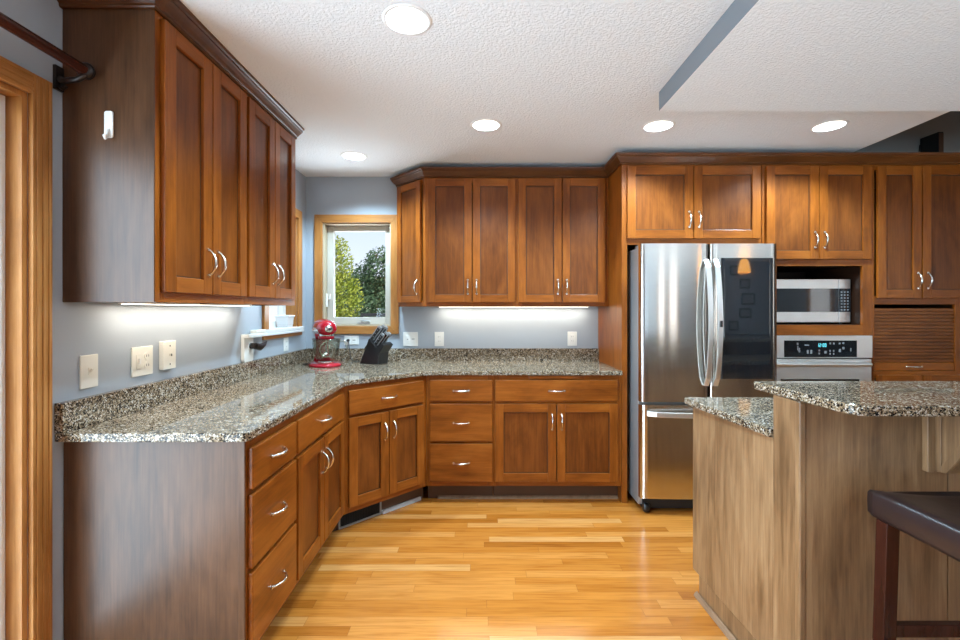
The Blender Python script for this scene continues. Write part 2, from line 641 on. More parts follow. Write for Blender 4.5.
# left wall with patio door and window openings
LY0, LY1 = 3.046, 3.548
DY0, DY1, DZ = -0.55, 1.437, 2.025
mb = MB()
a, b_ = XL - TH, XL
mb.box(a, b_, YR, DY0, 0, ZC + .1).box(a, b_, DY0, DY1, DZ, ZC + .1).box(a, b_, DY1, LY0, 0, ZC + .1)
mb.box(a, b_, LY0, LY1, 0, BZ0 - 0.025).box(a, b_, LY0, LY1, BZ1, ZC + .1).box(a, b_, LY1, YB, 0, ZC + .1)
struct(mb.build('wall_left', 'wall'))
sbox('wall_loft_back', 'wall_far', 2.58, XR, YB, YB + TH, 2.36, 3.7)
sbox('wall_right', 'wall_far', XR, XR + .1, YR, YB + TH, 0, 3.7)
sbox('wall_rear', 'wall', XL - TH, XR + .1, YR - .1, YR, 0, 3.7)

CANS = [(-0.278, 1.715), (0.036, 2.688), (-0.904, 3.229), (1.07, 2.70), (2.095, 2.70)]


def holed_slab(name, x0, x1, y0, y1, z0, z1, holes, r, mat):
    o = MB().box(x0, x1, y0, y1, z0, z1).build(name, mat)
    if not holes:
        return struct(o)
    c = MB()
    for x, y in holes:
        c.lathe([(r, z0 - .05), (r, z1 + .05)], 40, c=(x, y, 0))
    cut = c.build('cutter', mat)
    md = o.modifiers.new('cut', 'BOOLEAN')
    md.operation = 'DIFFERENCE'
    md.solver = 'EXACT'
    md.object = cut
    dg = bpy.context.evaluated_depsgraph_get()
    me = bpy.data.meshes.new_from_object(o.evaluated_get(dg))
    o.modifiers.clear()
    o.data = me
    for p in me.polygons:
        p.use_smooth = False
    bpy.data.objects.remove(cut)
    return struct(o)


SX, SY, SZ = 0.908, 2.283, 2.342      # lowered right-hand ceiling: left side, far side, underside
holed_slab('ceiling', XL - TH, 2.615, YR, YB, ZC, ZC + .1, CANS, 0.079, 'ceiling')
# lowered ceiling: white underside, left side's shade put into a darker wall colour
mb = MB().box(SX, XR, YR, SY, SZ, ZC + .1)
o = mb.build('ceiling_soffit', ['ceiling', 'wall_shaded'])
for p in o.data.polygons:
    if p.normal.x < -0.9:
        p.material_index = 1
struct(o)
# side and lid of the tall open space to the right
sbox('wall_loft_side', 'wall_far', 2.555, 2.615, SY, YB, ZC + .1, 3.7)
sbox('wall_loft_front', 'wall_far', 2.615, XR, SY - .06, SY, ZC + .1, 3.7)
sbox('ceiling_loft', 'ceiling', 2.5, XR + .1, SY - .1, YB + TH, 3.7, 3.8)


# ------------------------------------------------------------------ windows and doors
def casing_face(mb, u0, u1, z0, z1, w, f):
    """mitred flat casing; f maps (u, z, out) to a point; opening u0..u1, z0..z1, width w"""
    def quad(a, b, c, d, mat):
        v = [f(*p, 0.0) for p in (a, b, c, d)] + [f(*p, 0.019) for p in (a, b, c, d)]
        mb.add(v, [(0, 1, 2, 3), (7, 6, 5, 4), (0, 4, 5, 1), (1, 5, 6, 2), (2, 6, 7, 3), (3, 7, 4, 0)], mat)
    U0, U1, Z0, Z1 = u0 - w, u1 + w, z0 - w, z1 + w
    quad((u0, z0), (u0, z1), (U0, Z1), (U0, Z0), 0)
    quad((u1, z1), (u1, z0), (U1, Z0), (U1, Z1), 0)
    quad((u0, z1), (u1, z1), (U1, Z1), (U0, Z1), 1)
    quad((u1, z0), (u0, z0), (U0, Z0), (U1, Z0), 1)


# back window
w1 = bpy.data.objects.new('window_1', None)
COL.objects.link(w1)
w1.location = (0, YB, 0)
struct(w1)
mb = MB()
casing_face(mb, BX0, BX1, BZ0, BZ1, 0.066, lambda u, z, o: (u, -o, z))
fix_normals(mb.build('casing', ['oak', 'oak_h'], w1, bevel=0.003))
mb = MB()
jt = 0.012
mb.box(BX0, BX0 + jt, 0, .12, BZ0, BZ1).box(BX1 - jt, BX1, 0, .12, BZ0, BZ1)
mb.box(BX0 + jt, BX1 - jt, 0, .12, BZ1 - jt, BZ1).box(BX0 + jt, BX1 - jt, 0, .12, BZ0, BZ0 + jt)
mb.build('jamb', 'cream', w1)
SXA, SXB, SZA, SZB = BX0 + jt, BX1 - jt, BZ0 + jt, BZ1 - jt
mb = MB()
g0, g1, gz0, gz1 = -1.237, -0.80, 1.272, 2.0
mb.box(SXA, g0, .07, .115, SZA, SZB).box(g1, SXB, .07, .115, SZA, SZB)
mb.box(g0, g1, .07, .115, gz1, SZB).box(g0, g1, .07, .115, SZA, gz0)
mb.build('sash', 'sash', w1, bevel=0.003)
MB().box(g0 - .005, g1 + .005, .09, .096, gz0 - .005, gz1 + .005).build('pane', 'glass', w1)
mb = MB()
mb.box(-1.03, -0.93, .045, .072, 1.215, 1.232)
mb.tube([(-1.0, .05, 1.232), (-0.985, .04, 1.243), (-0.95, .035, 1.243), (-0.92, .035, 1.236)], .006, 8)
mb.build('crank_handle', 'case', w1, bevel=0.002)
mb = MB()
mb.box(BX0 + jt, BX0 + jt + .012, .03, .06, 1.36, 1.47)
mb.tube([(BX0 + jt + .012, .045, 1.42), (BX0 + jt + .03, .04, 1.43), (BX0 + jt + .034, .04, 1.47)], .006, 8)
mb.build('sash_lock', 'white', w1, bevel=0.002)

# left window
w2 = bpy.data.objects.new('window_2', None)
COL.objects.link(w2)
w2.location = (XL, 0, 0)
struct(w2)
mb = MB()
casing_face(mb, LY0, LY1, BZ0 - .0, BZ1, 0.066, lambda u, z, o: (o, u, z))
fix_normals(mb.build('casing', ['oak', 'oak_y'], w2, bevel=0.003))
mb = MB()
mb.box(-.13, 0, LY0, LY0 + jt, BZ0, BZ1).box(-.13, 0, LY1 - jt, LY1, BZ0, BZ1).box(-.13, 0, LY0 + jt, LY1 - jt, BZ1 - jt, BZ1)
mb.build('jamb', 'oak', w2)
MB().box(-.135, 0.030, LY0 - .070, LY1 + .066, BZ0 - .024, BZ0 + .002).build('sill', 'white_paint', w2, bevel=0.004)
MB().box(0.019, .034, LY0 - .066, LY1 + .066, BZ0 - .040, BZ0 - .024).build('apron', 'white_paint', w2, bevel=0.003)
mb = MB()
y0, y1, z0, z1 = LY0 + jt, LY1 - jt, BZ0, BZ1 - jt
mb.box(-.12, -.08, y0, y0 + .05, z0, z1).box(-.12, -.08, y1 - .05, y1, z0, z1)
mb.box(-.12, -.08, y0 + .05, y1 - .05, z0, z0 + .05).box(-.12, -.08, y0 + .05, y1 - .05, z1 - .05, z1)
mb.build('sash', 'white_paint', w2, bevel=0.003)
MB().box(-.103, -.097, y0 + .045, y1 - .045, z0 + .045, z1 - .045).build('pane', 'glass', w2)

# sliding patio door on the left
d1 = bpy.data.objects.new('door_1', None)
COL.objects.link(d1)
d1.location = (XL, 0, 0)
struct(d1)
mb = MB()
cw = 0.066
for (ya, yb, za, zb, mt) in ((DY1, DY1 + cw, 0, DZ + cw, 0), (DY0 - cw, DY0, 0, DZ + cw, 0), (DY0, DY1, DZ, DZ + cw, 1)):
    mb.box(0, .018, ya, yb, za, zb, mt)
    # moulded ridges along the casing
    if mt == 0:
        for q in (0.010, 0.030, 0.050):
            mb.box(.018, .022, ya + q, ya + q + .008, za, zb - .004, mt)
    else:
        for q in (0.010, 0.030, 0.050):
            mb.box(.018, .022, ya, yb, za + q, za + q + .008, mt)
mb.build('casing', ['oak', 'oak_y'], d1, bevel=0.002)
mb = MB()
mb.box(-.14, 0, DY1 - .018, DY1, 0, DZ).box(-.14, 0, DY0, DY0 + .018, 0, DZ).box(-.14, 0, DY0 + .018, DY1 - .018, DZ - .018, DZ)
mb.build('jamb', 'oak', d1)
mb = MB()
ya, yb, za, zb = DY0 + .018, DY1 - .018, 0.02, DZ - .018
ym = (ya + yb) / 2
for (p, q, xx) in ((ya, ym + .03, -.095), (ym - .03, yb, -.05)):
    mb.box(xx - .035, xx, p, p + .055, za, zb).box(xx - .035, xx, q - .055, q, za, zb)
    mb.box(xx - .035, xx, p + .055, q - .055, za, za + .09).box(xx - .035, xx, p + .055, q - .055, zb - .06, zb)
mb.build('sliding_frame', 'white_paint', d1, bevel=0.003)
mb = MB()
mb.box(-.115, -.110, ya + .05, ym - .02, za + .085, zb - .055).box(-.070, -.065, ym + .02, yb - .05, za + .085, zb - .055)
mb.build('pane', 'glass', d1)
MB().box(-.14, .0, DY0, DY1, 0.0, 0.02).build('threshold', 'oak_y', d1)


# ------------------------------------------------------------------ cabinet kit
# local frame of every cabinet: x along the face, y = 0 at the face frame and growing into the wall, z up
def pull_mesh():
    mb = MB()
    pts, rr = [], []
    N = 14
    for i in range(N + 1):
        t = -1 + 2 * i / N
        pts.append((0.052 * t, -0.004 - 0.027 * (1 - abs(t) ** 2.4), 0))
        rr.append(0.0042 + 0.0024 * math.exp(-(t * 2.2) ** 2))
    mb.tube(pts, rr, 10)
    for s_ in (-1, 1):
        mb.tube([(0.052 * s_, 0.0, 0), (0.052 * s_, -0.006, 0)], 0.0075, 10)
    me_o = mb.build('pull_proto', 'nickel')
    me = me_o.data
    bpy.data.objects.remove(me_o)
    me.name = 'cabinet_pull'
    return me


PULL = pull_mesh()
DT = 0.02


def door(parent, x0, x1, z0, z1, side, hz, fw=0.058, y=0.0, part='door'):
    """shaker door: frame, recessed panel (sub-part), pull (sub-part); side: 'l' or 'r' edge the pull is on"""
    mb = MB()
    mb.box(x0, x0 + fw, y - DT, y, z0, z1, 0).box(x1 - fw, x1, y - DT, y, z0, z1, 0)
    mb.box(x0 + fw, x1 - fw, y - DT, y, z0, z0 + fw, 1).box(x0 + fw, x1 - fw, y - DT, y, z1 - fw, z1, 1)
    d = mb.build(part, ['wood_z', 'wood_x'], parent, bevel=0.0022)
    a, b, c, e, f = x0 + fw, x1 - fw, z0 + fw, z1 - fw, y - DT + .012
    g = .006      # glaze settles in a dark line around the panel
    pm = MB().box(a - .004, b + .004, f + .0004, y - .002, c - .004, e + .004, 0)
    pm.box(a - .003, a + g, f, f + .002, c - .003, e + .003, 1).box(b - g, b + .003, f, f + .002, c - .003, e + .003, 1)
    pm.box(a + g, b - g, f, f + .002, c - .003, c + g, 1).box(a + g, b - g, f, f + .002, e - g, e + .003, 1)
    pm.build('panel', ['panel_z', 'glaze'], d)
    if side:
        hx = x1 - 0.030 if side == 'r' else x0 + 0.030
        link('handle', PULL, d, (hx, y - DT, hz), (0, PI / 2, 0))
    return d


def drawer(parent, x0, x1, z0, z1, y=0.0, handle=True):
    d = MB().box(x0, x1, y - DT, y, z0, z1).build('drawer', 'wood_x', parent, bevel=0.004)
    if handle:
        link('handle', PULL, d, ((x0 + x1) / 2, y - DT, (z0 + z1) / 2))
    return d


def frame(parent, w, z0, z1, rails, stiles, dep=0.02, name='face_frame', lw=0.04, rw=0.04):
    mb = MB()
    mb.box(0, lw, 0, dep, z0, z1, 0).box(w - rw, w, 0, dep, z0, z1, 0)
    for (a, b) in rails:
        mb.box(lw, w - rw, 0, dep, a, b, 1)
    for (a, b, c, d) in stiles:
        mb.box(a, b, 0, dep, c, d, 0)
    return mb.build(name, ['wood_z', 'wood_x'], parent, bevel=0.001)


BZF0, BZF1 = 0.115, 0.882       # base face frame, bottom and top
DRW = [(0.705, 0.850), (0.4285, 0.686), (0.150, 0.411)]


def base_cabinet(label, loc, rz, w, kind, dep=0.60, splits=None, x0=0.018, x1=None, end=None, name='base_cabinet', board=None, toe=True):
    t = thing(name, label, 'cabinet', loc, rz)
    x1 = w - 0.018 if x1 is None else x1
    mb = MB()
    mb.box(0.001, 0.018, 0.02, dep, BZF0, BZF1).box(w - .018, w - .001, 0.02, dep, BZF0, BZF1)
    mb.box(.018, w - .018, 0.02, dep, BZF0, BZF0 + .018).box(.018, w - .018, dep - .012, dep, BZF0 + .018, BZF1)
    if end is not None:
        pass
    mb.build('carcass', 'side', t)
    if kind == 'drawers':
        frame(t, w, BZF0, BZF1, [(BZF0, .16), (.40, .44), (.675, .715), (.84, BZF1)], [])
        for a, b in DRW:
            drawer(t, x0, x1, a, b)
    else:
        frame(t, w, BZF0, BZF1, [(BZF0, .16), (.675, .715), (.84, BZF1)], [])
        drawer(t, x0, x1, *DRW[0])
        xm = (x0 + x1) / 2
        door(t, x0, xm - .003, .150, .686, 'r', .565)
        door(t, xm + .003, x1, .150, .686, 'l', .565)
    if toe:
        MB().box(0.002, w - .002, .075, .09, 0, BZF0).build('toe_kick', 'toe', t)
    if board:
        MB().box(board[0], board[1], -.018, .02, .858, .881).build('pull_out_board', 'wood_x', t, bevel=0.003)
    return t


XF = -0.813      # face of the left base run
YF = 3.115       # face of the back base run
A0, A1, A2 = 1.562, 1.957, 2.672
ta = base_cabinet('three-drawer base cabinet at the near end of the left counter, beside the patio door', (XF, A0, 0), PI / 2, A1 - A0, 'drawers', x0=0.010, x1=0.387)
# finished end panel of that cabinet, facing the camera
mb = MB()
mb.box(-.001, .001, -.0, .02, 0, .0)  # keeps the origin
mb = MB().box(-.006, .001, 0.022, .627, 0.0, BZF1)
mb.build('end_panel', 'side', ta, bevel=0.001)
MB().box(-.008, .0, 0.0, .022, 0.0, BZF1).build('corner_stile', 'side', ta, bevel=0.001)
base_cabinet('left counter base cabinet with one drawer over two doors, next to the three-drawer one', (XF, A1, 0), PI / 2, A2 - A1, 'doors', x0=0.010, x1=0.672)
tc_ = base_cabinet('angled corner base cabinet with a floor vent below its doors', (XF, A2, 0), PI / 4, 0.6265, 'doors', x0=0.030, x1=0.590, dep=0.55, toe=False)
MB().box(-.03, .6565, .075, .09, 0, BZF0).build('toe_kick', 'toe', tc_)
XD = XF + 0.443
base_cabinet('three-drawer base cabinet on the back wall, beside the angled corner', (XD, YF, 0), 0, 0.463, 'drawers', x0=0.024, x1=0.456)
base_cabinet('wide base cabinet with pull-out board under the counter, left of the refrigerator', (XD + .463, YF, 0), 0, 0.978 - XD - .463, 'doors',
             x0=0.012, x1=0.858, board=(0.245, 0.625))

# floor vent and metal strip in the angled toe kick
v = thing('floor_register', 'black slotted toe-kick vent under the angled corner cabinet', 'vent', (XF, A2, 0), PI / 4)
mb = MB()
mb.box(.005, .305, .062, .0745, .004, .014).box(.005, .305, .062, .0745, .088, .098).box(.005, .015, .062, .0745, .014, .088).box(.295, .305, .062, .0745, .014, .088)
mb.build('frame', 'vent_metal', v)
mb = MB()
mb.box(.015, .295, .070, .0745, .014, .088)
for i in range(24):
    x = .020 + i * .0115
    mb.box(x, x + .003, .064, .070, .016, .086)
mb.build('grille', 'black_matte', v)
st = MB().box(.315, .625, .060, .0745, .0, .022).build('toe_kick_strip', 'strip_metal', None, (XF, A2, 0), (0, 0, PI / 4))
tag(st, 'bright metal strip along the floor, right of the toe-kick vent', 'floor strip')
# shoe moulding along the back toe kick
sm_ = MB().prism([(-.014, 0), (0, 0), (0, .02), (-.006, .018), (-.012, .010)], -.30, .975, 'x').build('shoe_molding', 'shoe', None, (0, YF + .0745, 0))
tag(sm_, 'thin light wood strip along the floor under the back wall cabinets', 'trim')

# ------------------------------------------------------------------ countertop with backsplash
mb = MB()
XE = -0.788
YE = 3.087
poly = [(XL + .001, 1.525)]
r = 0.022
for k in range(7):
    th = -PI / 2 + k * PI / 12
    poly.append((XE - r + r * math.cos(th), 1.525 + r + r * math.sin(th)))
# gentle bends at the angled corner
def bend(p, d0, d1, r, n=6):
    a = Vector(p) - Vector(d0) * r
    c = Vector(p) + Vector(d1) * r
    P = Vector(p)
    return [tuple((1 - t) ** 2 * a + 2 * t * (1 - t) * P + t * t * c) for t in [i / n for i in range(n + 1)]]
s2 = math.sqrt(.5)
poly += bend((XE, 2.667), (0, 1), (s2, s2), .05)
poly += bend((XE + (YE - 2.667), YE), (s2, s2), (1, 0), .09)
poly += [(0.978, YE), (0.978, YB - .001), (XL + .001, YB - .001)]
ct = mb.prism(poly, .884, .914).build('countertop', 'granite', bevel=0.004)
tag(ct, 'long speckled granite counter turning the corner from left wall to back wall', 'countertop')
MB().box(XL + .001, XL + .032, 1.525, YB - .001, .9145, 1.016).build('backsplash', 'granite', ct, bevel=0.002)
MB().box(XL + .033, .978, YB - .032, YB - .001, .9145, 1.016).build('backsplash', 'granite', ct, bevel=0.002)

# ------------------------------------------------------------------ wall cabinets
UZ0 = 1.360


def upper_cabinet(label, loc, rz, w, z0, z1, doors, dz0, dz1, dep=0.30, name='wall_cabinet', hz=None, mid=None, sides='rl', end_l=False):
    t = thing(name, label, 'cabinet', loc, rz)
    h = z1 - z0
    mb = MB()
    mb.box(0.001, 0.018, 0.02, dep, 0, h).box(w - .018, w - .001, 0.02, dep, 0, h)
    mb.box(.018, w - .018, 0.02, dep, .015, .033).box(.018, w - .018, 0.02, dep, h - .018, h).box(.018, w - .018, dep - .012, dep, .033, h - .018)
    mb.build('carcass', 'side', t)
    frame(t, w, 0, h, [(0, .045), (h - .05, h)], [])
    for i, (a, b) in enumerate(doors):
        door(t, a, b, dz0 - z0, dz1 - z0, sides[i], (hz or dz0 + .115) - z0)
    return t


XU = -1.127
LZ1 = 2.39
u = upper_cabinet('near left wall cabinet whose bare end panel has a white hook on it', (XU, 1.560, UZ0), PI / 2, .590, UZ0, LZ1,
                  [(.024, .303), (.310, .578)], 1.397, 2.358, hz=1.525)
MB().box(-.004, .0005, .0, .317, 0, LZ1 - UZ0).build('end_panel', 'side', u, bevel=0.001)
upper_cabinet('far left wall cabinet beside the side window', (XU, 2.151, UZ0), PI / 2, .590, UZ0, LZ1,
              [(.011, .279), (.285, .551)], 1.397, 2.358, hz=1.525)
YU = 3.42
BZ = 2.352
upper_cabinet('back wall cabinet next to the angled end cabinet', (-.417, YU, UZ0), 0, .695, UZ0, BZ,
              [(.021, .355), (.361, .684)], 1.391, 2.328, hz=1.508)
upper_cabinet('back wall cabinet beside the tall refrigerator panel', (.278, YU, UZ0), 0, .700, UZ0, BZ,
              [(.012, .340), (.346, .670)], 1.391, 2.328, hz=1.508)
# angled end cabinet
t = thing('wall_cabinet', 'narrow angled end cabinet with one door, right of the back window', 'cabinet', (-.669, 3.672, UZ0), -PI / 4)
ww = .252 * math.sqrt(2)
hh = BZ - UZ0
mb = MB()
c8 = math.cos(PI / 4)
def loc2(px, py):
    dx, dy = px + .669, py - 3.672
    return (dx * c8 - dy * c8, dx * c8 + dy * c8)
pl = [loc2(*p) for p in ((-.656, 3.685), (-.404, 3.435), (-.418, 3.722), (-.656, 3.722))]
mb.prism(pl, 0, hh)
mb.build('carcass', 'side', t)
frame(t, ww, 0, hh, [(0, .045), (hh - .05, hh)], [], dep=0.018, lw=.03, rw=.03)
door(t, .012, ww - .040, 1.391 - UZ0, 2.328 - UZ0, 'r', 1.508 - UZ0, fw=.052)

CP = [(0, 0), (.010, 0), (.014, .004), (.014, .012), (.020, .016), (.030, .026), (.042, .036), (.048, .040), (.048, .048), (.056, .052), (.058, .064), (0, .064)]
def crown(path, z0, label, name='crown_molding'):
    o = sweep(MB(), path, [(a, z0 + b) for a, b in CP]).build(name, 'crown')
    return tag(fix_normals(o), label, 'crown molding')
crown([(XL + .002, 1.555), (XU - .001, 1.555), (XU - .001, 2.742)], 2.3725, 'stained crown molding along the top of the left wall cabinets')
crown([(-.672, 3.732), (-.672, 3.672), (-.418, 3.419), (.979, 3.419), (.979, 3.109), (3.43, 3.109)], 2.338,
      'long stained crown molding topping the back wall and tall cabinets')

# under-cabinet lights
def strip(loc, rz, L, label, n):
    t = thing('under_cabinet_light', label, 'light', loc, rz, None)
    MB().box(0, L, 0, .06, -.018, 0).build('housing', 'white', t, bevel=0.003)
    MB().box(.01, L - .01, .008, .052, -.0195, -.0182).build('diffuser', 'strip', t)
    for i in range(n):
        d = bpy.data.lights.new('under_cabinet_lamp', 'AREA')
        d.shape = 'RECTANGLE'
        d.size, d.size_y = L / n * .96, .045
        d.energy = UNDER_W * L / n
        d.color = (1.0, 0.90, 0.74)
        o = bpy.data.objects.new('under_cabinet_lamp', d)
        COL.objects.link(o)
        o.parent = t
        o.location = (L * (i + .5) / n, .03, -.021)
    return t
strip((XU - .20, 1.72, UZ0 + .0145), PI / 2, .90, 'slim white light bar under the left wall cabinets', 3)
strip((-.34, YU + .20, UZ0 + .0145), 0, 1.22, 'slim white light bar under the back wall cabinets', 4)

# ------------------------------------------------------------------ tall run: refrigerator cabinet, oven tower, tambour hutch
YT = 3.112
TZ = 2.352
t = thing('refrigerator_cabinet', 'tall side panel and two-door cabinet built around and over the refrigerator', 'cabinet', (.980, YT, 0))
MB().box(0, .038, 0, .62, 0, TZ).build('side_panel', 'wood_z', t, bevel=0.001)
mb = MB()
mb.box(.039, .965, .02, .615, 1.79, 1.81).box(.039, .965, .02, .615, TZ - .02, TZ).box(.945, .965, .02, .615, 1.81, TZ - .02).box(.039, .945, .60, .615, 1.81, TZ - .02)
mb.build('carcass', 'side', t)
mb = MB()
mb.box(.039, .965, 0, .02, 1.785, 1.835, 1).box(.039, .965, 0, .02, TZ - .05, TZ, 1).box(.039, .06, 0, .02, 1.835, TZ - .05, 0).box(.94, .965, 0, .02, 1.835, TZ - .05, 0)
mb.build('face_frame', ['wood_z', 'wood_x'], t, bevel=0.001)
door(t, .034, .487, 1.826, 2.322, 'r', 1.955)
door(t, .493, .950, 1.826, 2.322, 'l', 1.955)

# oven tower
OX = 1.949
OW = 2.716 - OX
t = thing('oven_cabinet', 'tall cabinet holding the microwave and the wall oven', 'cabinet', (OX, YT, 0))
NZ0, NZ1 = 1.230, 1.638
NX0, NX1 = 2.012 - OX, 2.646 - OX
mb = MB()
mb.box(.001, .018, .02, .615, 0.1, TZ).box(OW - .018, OW - .001, .02, .615, 0.1, TZ).box(.018, OW - .018, .60, .615, .1, TZ)
for z in (.1, .40, 1.66, TZ - .02):
    mb.box(.018, OW - .018, .02, .60, z, z + .018)
mb.build('carcass', 'side', t)
mb = MB()
mb.box(0, NX0, 0, .02, .1, TZ, 0).box(NX1, OW, 0, .02, .1, TZ, 0)
for a, b in ((.1, .14), (.40, .44), (1.158, NZ0), (NZ1, 1.70), (TZ - .05, TZ)):
    mb.box(NX0, NX1, 0, .02, a, b, 1)
mb.build('face_frame', ['wood_z', 'wood_x'], t, bevel=0.001)
mb = MB()
mb.box(NX0, NX1, .02, .56, NZ0 - .018, NZ0).box(NX0, NX1, .02, .56, NZ1, NZ1 + .012)
mb.box(NX0 - .012, NX0, .02, .56, NZ0 - .018, NZ1 + .012).box(NX1, NX1 + .012, .02, .56, NZ0 - .018, NZ1 + .012).box(NX0, NX1, .55, .56, NZ0, NZ1)
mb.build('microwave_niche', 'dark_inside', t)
door(t, .022, .381, 1.683, 2.322, 'r', 1.815)
door(t, .387, .743, 1.683, 2.322, 'l', 1.815)
drawer(t, .022, .743, .13, .41)
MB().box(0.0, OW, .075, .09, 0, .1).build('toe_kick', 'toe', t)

# tambour hutch
HX = 2.717
HW = 3.425 - HX
t = thing('hutch_cabinet', 'tall cabinet at the right with a slatted roll-up tambour front', 'cabinet', (HX, YT, 0))
mb = MB()
mb.box(.001, .018, .02, .615, .1, TZ).box(HW - .018, HW - .001, .02, .615, .1, TZ).box(.018, HW - .018, .60, .615, .1, TZ)
for z in (.1, .895, 1.395, TZ - .02):
    mb.box(.018, HW - .018, .02, .60, z, z + .018)
mb.build('carcass', 'side', t)
TX0, TX1 = 2.727 - HX, 3.285 - HX
mb = MB()
mb.box(0, TX0, 0, .02, .1, TZ, 0).box(TX1, HW, 0, .02, .1, TZ, 0)
for a, b in ((.1, .14), (.862, .912), (1.372, 1.43), (TZ - .05, TZ)):
    mb.box(TX0, TX1, 0, .02, a, b, 1)
mb.build('face_frame', ['wood_z', 'wood_x'], t, bevel=0.001)
door(t, .020, .320, 1.415, 2.322, 'r', 1.535)
door(t, .328, .680, 1.415, 2.322, 'l', 1.535)
tb = MB()
tb.box(TX0 + .002, TX1 - .002, .018, .022, .97, 1.346)
z = .972
while z < 1.330:
    tb.prism([(TX0 + .002, z), (TX1 - .002, z), (TX1 - .002, z + .018), (TX0 + .002, z + .018)], .006, .018, 'y')
    z += .0235
tm = tb.build('tambour', 'panel_x', t, bevel=0.005)
rl = MB().box(TX0 + .002, TX1 - .002, .002, .022, .914, .969).build('tambour_rail', 'wood_x', t, bevel=0.003)
link('handle', PULL, rl, (.282, .002, .941), (0, 0, 0))
door(t, .020, .325, .13, .885, 'r', .78)
door(t, .331, .680, .13, .885, 'l', .78)
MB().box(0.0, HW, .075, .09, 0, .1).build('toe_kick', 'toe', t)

# ------------------------------------------------------------------ refrigerator
FX0, FX1, FY = 1.045, 1.934, 2.92
t = thing('refrigerator', 'stainless French-door refrigerator with a dark glass panel in its right door', 'refrigerator', ((FX0 + FX1) / 2, FY, 0))
hw = (FX1 - FX0) / 2
MB().box(-hw + .004, hw - .004, .066, .72, .045, 1.745).build('case', 'case', t, bevel=0.004)


def bowed(mb, x0, x1, z0, z1, bow=0.010, dep=.052, n=16, xc0=None, xc1=None, mat=0, edge=.005):
    """door slab with a gently bowed front"""
    f = []
    for i in range(n + 1):
        u = i / n
        x = x0 + (x1 - x0) * u
        e = min(u, 1 - u) * (x1 - x0)
        y = -bow * (1 - (2 * u - 1) ** 2)
        if e < edge:
            y += edge * (1 - math.sqrt(max(0, 1 - (1 - e / edge) ** 2)))
        f.append((x, y + 0.008))
    poly = f + [(x1, dep), (x0, dep)]
    k = len(poly)
    v = [(x, y, z0) for x, y in poly] + [(x, y, z1) for x, y in poly]
    mb.add(v, [tuple(range(k - 1, -1, -1)), tuple(range(k, 2 * k))], mat)
    mb.v += v
    for i in range(k):
        j = (i + 1) % k
        mb.f.append(tuple(q + len(mb.v) - 2 * k for q in (i, j, k + j, k + i)))
        mb.m.append(mat)
        mb.sm.append(i < n)
    return mb


XM = 710.5 - 480
XM = XM * FY / 450 - (FX0 + FX1) / 2
dl = bowed(MB(), -hw, XM - .003, .735, 1.765).build('door', 'steel', t)
dr = bowed(MB(), XM + .003, hw, .735, 1.765, bow=.002).build('door', 'steel', t)
dr['label'] = 'right door with dark glass panel'
gx0, gx1, gz0_, gz1_ = XM + .072, hw - .030, .885, 1.672
# the glass follows the door's bow
mb = MB()
nn = 14
ox0, ox1 = XM + .003, hw
fv = []
for i in range(nn + 1):
    x = gx0 + (gx1 - gx0) * i / nn
    uu = (x - ox0) / (ox1 - ox0)
    fv.append((x, -.002 * (1 - (2 * uu - 1) ** 2) + .008))
pl = [(x, y - .002) for x, y in fv] + [(x, y + .004) for x, y in reversed(fv)]
mb.prism(pl, gz0_, gz1_, 'z', smooth=True)
mb.build('glass_panel', 'black_glass', dr)
fz = bowed(MB(), -hw, hw, .105, .715).build('freezer_drawer', 'steel', t)


def bar_handle(parent, pts, w, d, mat='steel_b'):
    """flat bowed bar of rectangular section w (across) by d, on two posts"""
    mb = MB()
    pts = [Vector(p) for p in pts]
    n = len(pts)
    ax = (pts[-1] - pts[0]).normalized()
    across = Vector((1, 0, 0)) if abs(ax.z) > .5 else Vector((0, 0, 1))
    v, f = [], []
    for i, p in enumerate(pts):
        tdir = (pts[min(i + 1, n - 1)] - pts[max(i - 1, 0)]).normalized()
        nrm = tdir.cross(across).normalized()
        for a, b in ((-1, -1), (1, -1), (1, 1), (-1, 1)):
            v.append(p + across * a * w / 2 + nrm * b * d / 2)
    for i in range(n - 1):
        for k in range(4):
            k2 = (k + 1) % 4
            f.append((i * 4 + k, i * 4 + k2, (i + 1) * 4 + k2, (i + 1) * 4 + k))
    f += [(3, 2, 1, 0), tuple(4 * (n - 1) + k for k in range(4))]
    mb.add(v, f)
    return fix_normals(mb.build('handle', mat, parent, bevel=0.004))


def arc_pts(x, z0, z1, yo, bow, n=16):
    out = []
    for i in range(n + 1):
        u = i / n
        q = 1 - (2 * u - 1) ** 2
        out.append((x, -yo - bow * q, z0 + (z1 - z0) * u))
    out[0] = (x, -.0, z0)
    out[-1] = (x, -.0, z1)
    return out


bar_handle(dl, arc_pts(XM - .030, .842, 1.660, .018, .048), .033, .014)
h2 = bar_handle(dr, arc_pts(XM + .030, .842, 1.660, .018, .048), .033, .014)
MB().box(XM + .023, XM + .037, -.0805, -.0745, 1.225, 1.265).build('latch_button', 'black', h2)
pts = []
for i in range(17):
    u = i / 16
    pts.append((-hw + .04 + (2 * hw - .08) * u, -.018 - .045 * (1 - (2 * u - 1) ** 2), .660))
pts[0] = (pts[0][0], 0.0, .660)
pts[-1] = (pts[-1][0], 0.0, .660)
bar_handle(fz, pts, .034, .018)
MB().box(-hw + .03, hw - .03, .06, .12, .02, .10).build('grille', 'black_matte', t, bevel=0.003)
for sx in (-1, 1):
    MB().lathe([(.022, -.02), (.03, -.012), (.03, .012), (.022, .02)], 20).build('caster', 'black', t, (sx * (hw - .05), .05, .0305), (0, PI / 2, 0))
    MB().box(sx * (hw - .045) - .035, sx * (hw - .045) + .035, .03, .14, 1.7455, 1.764).build('hinge_cover', 'case', t, bevel=0.006)

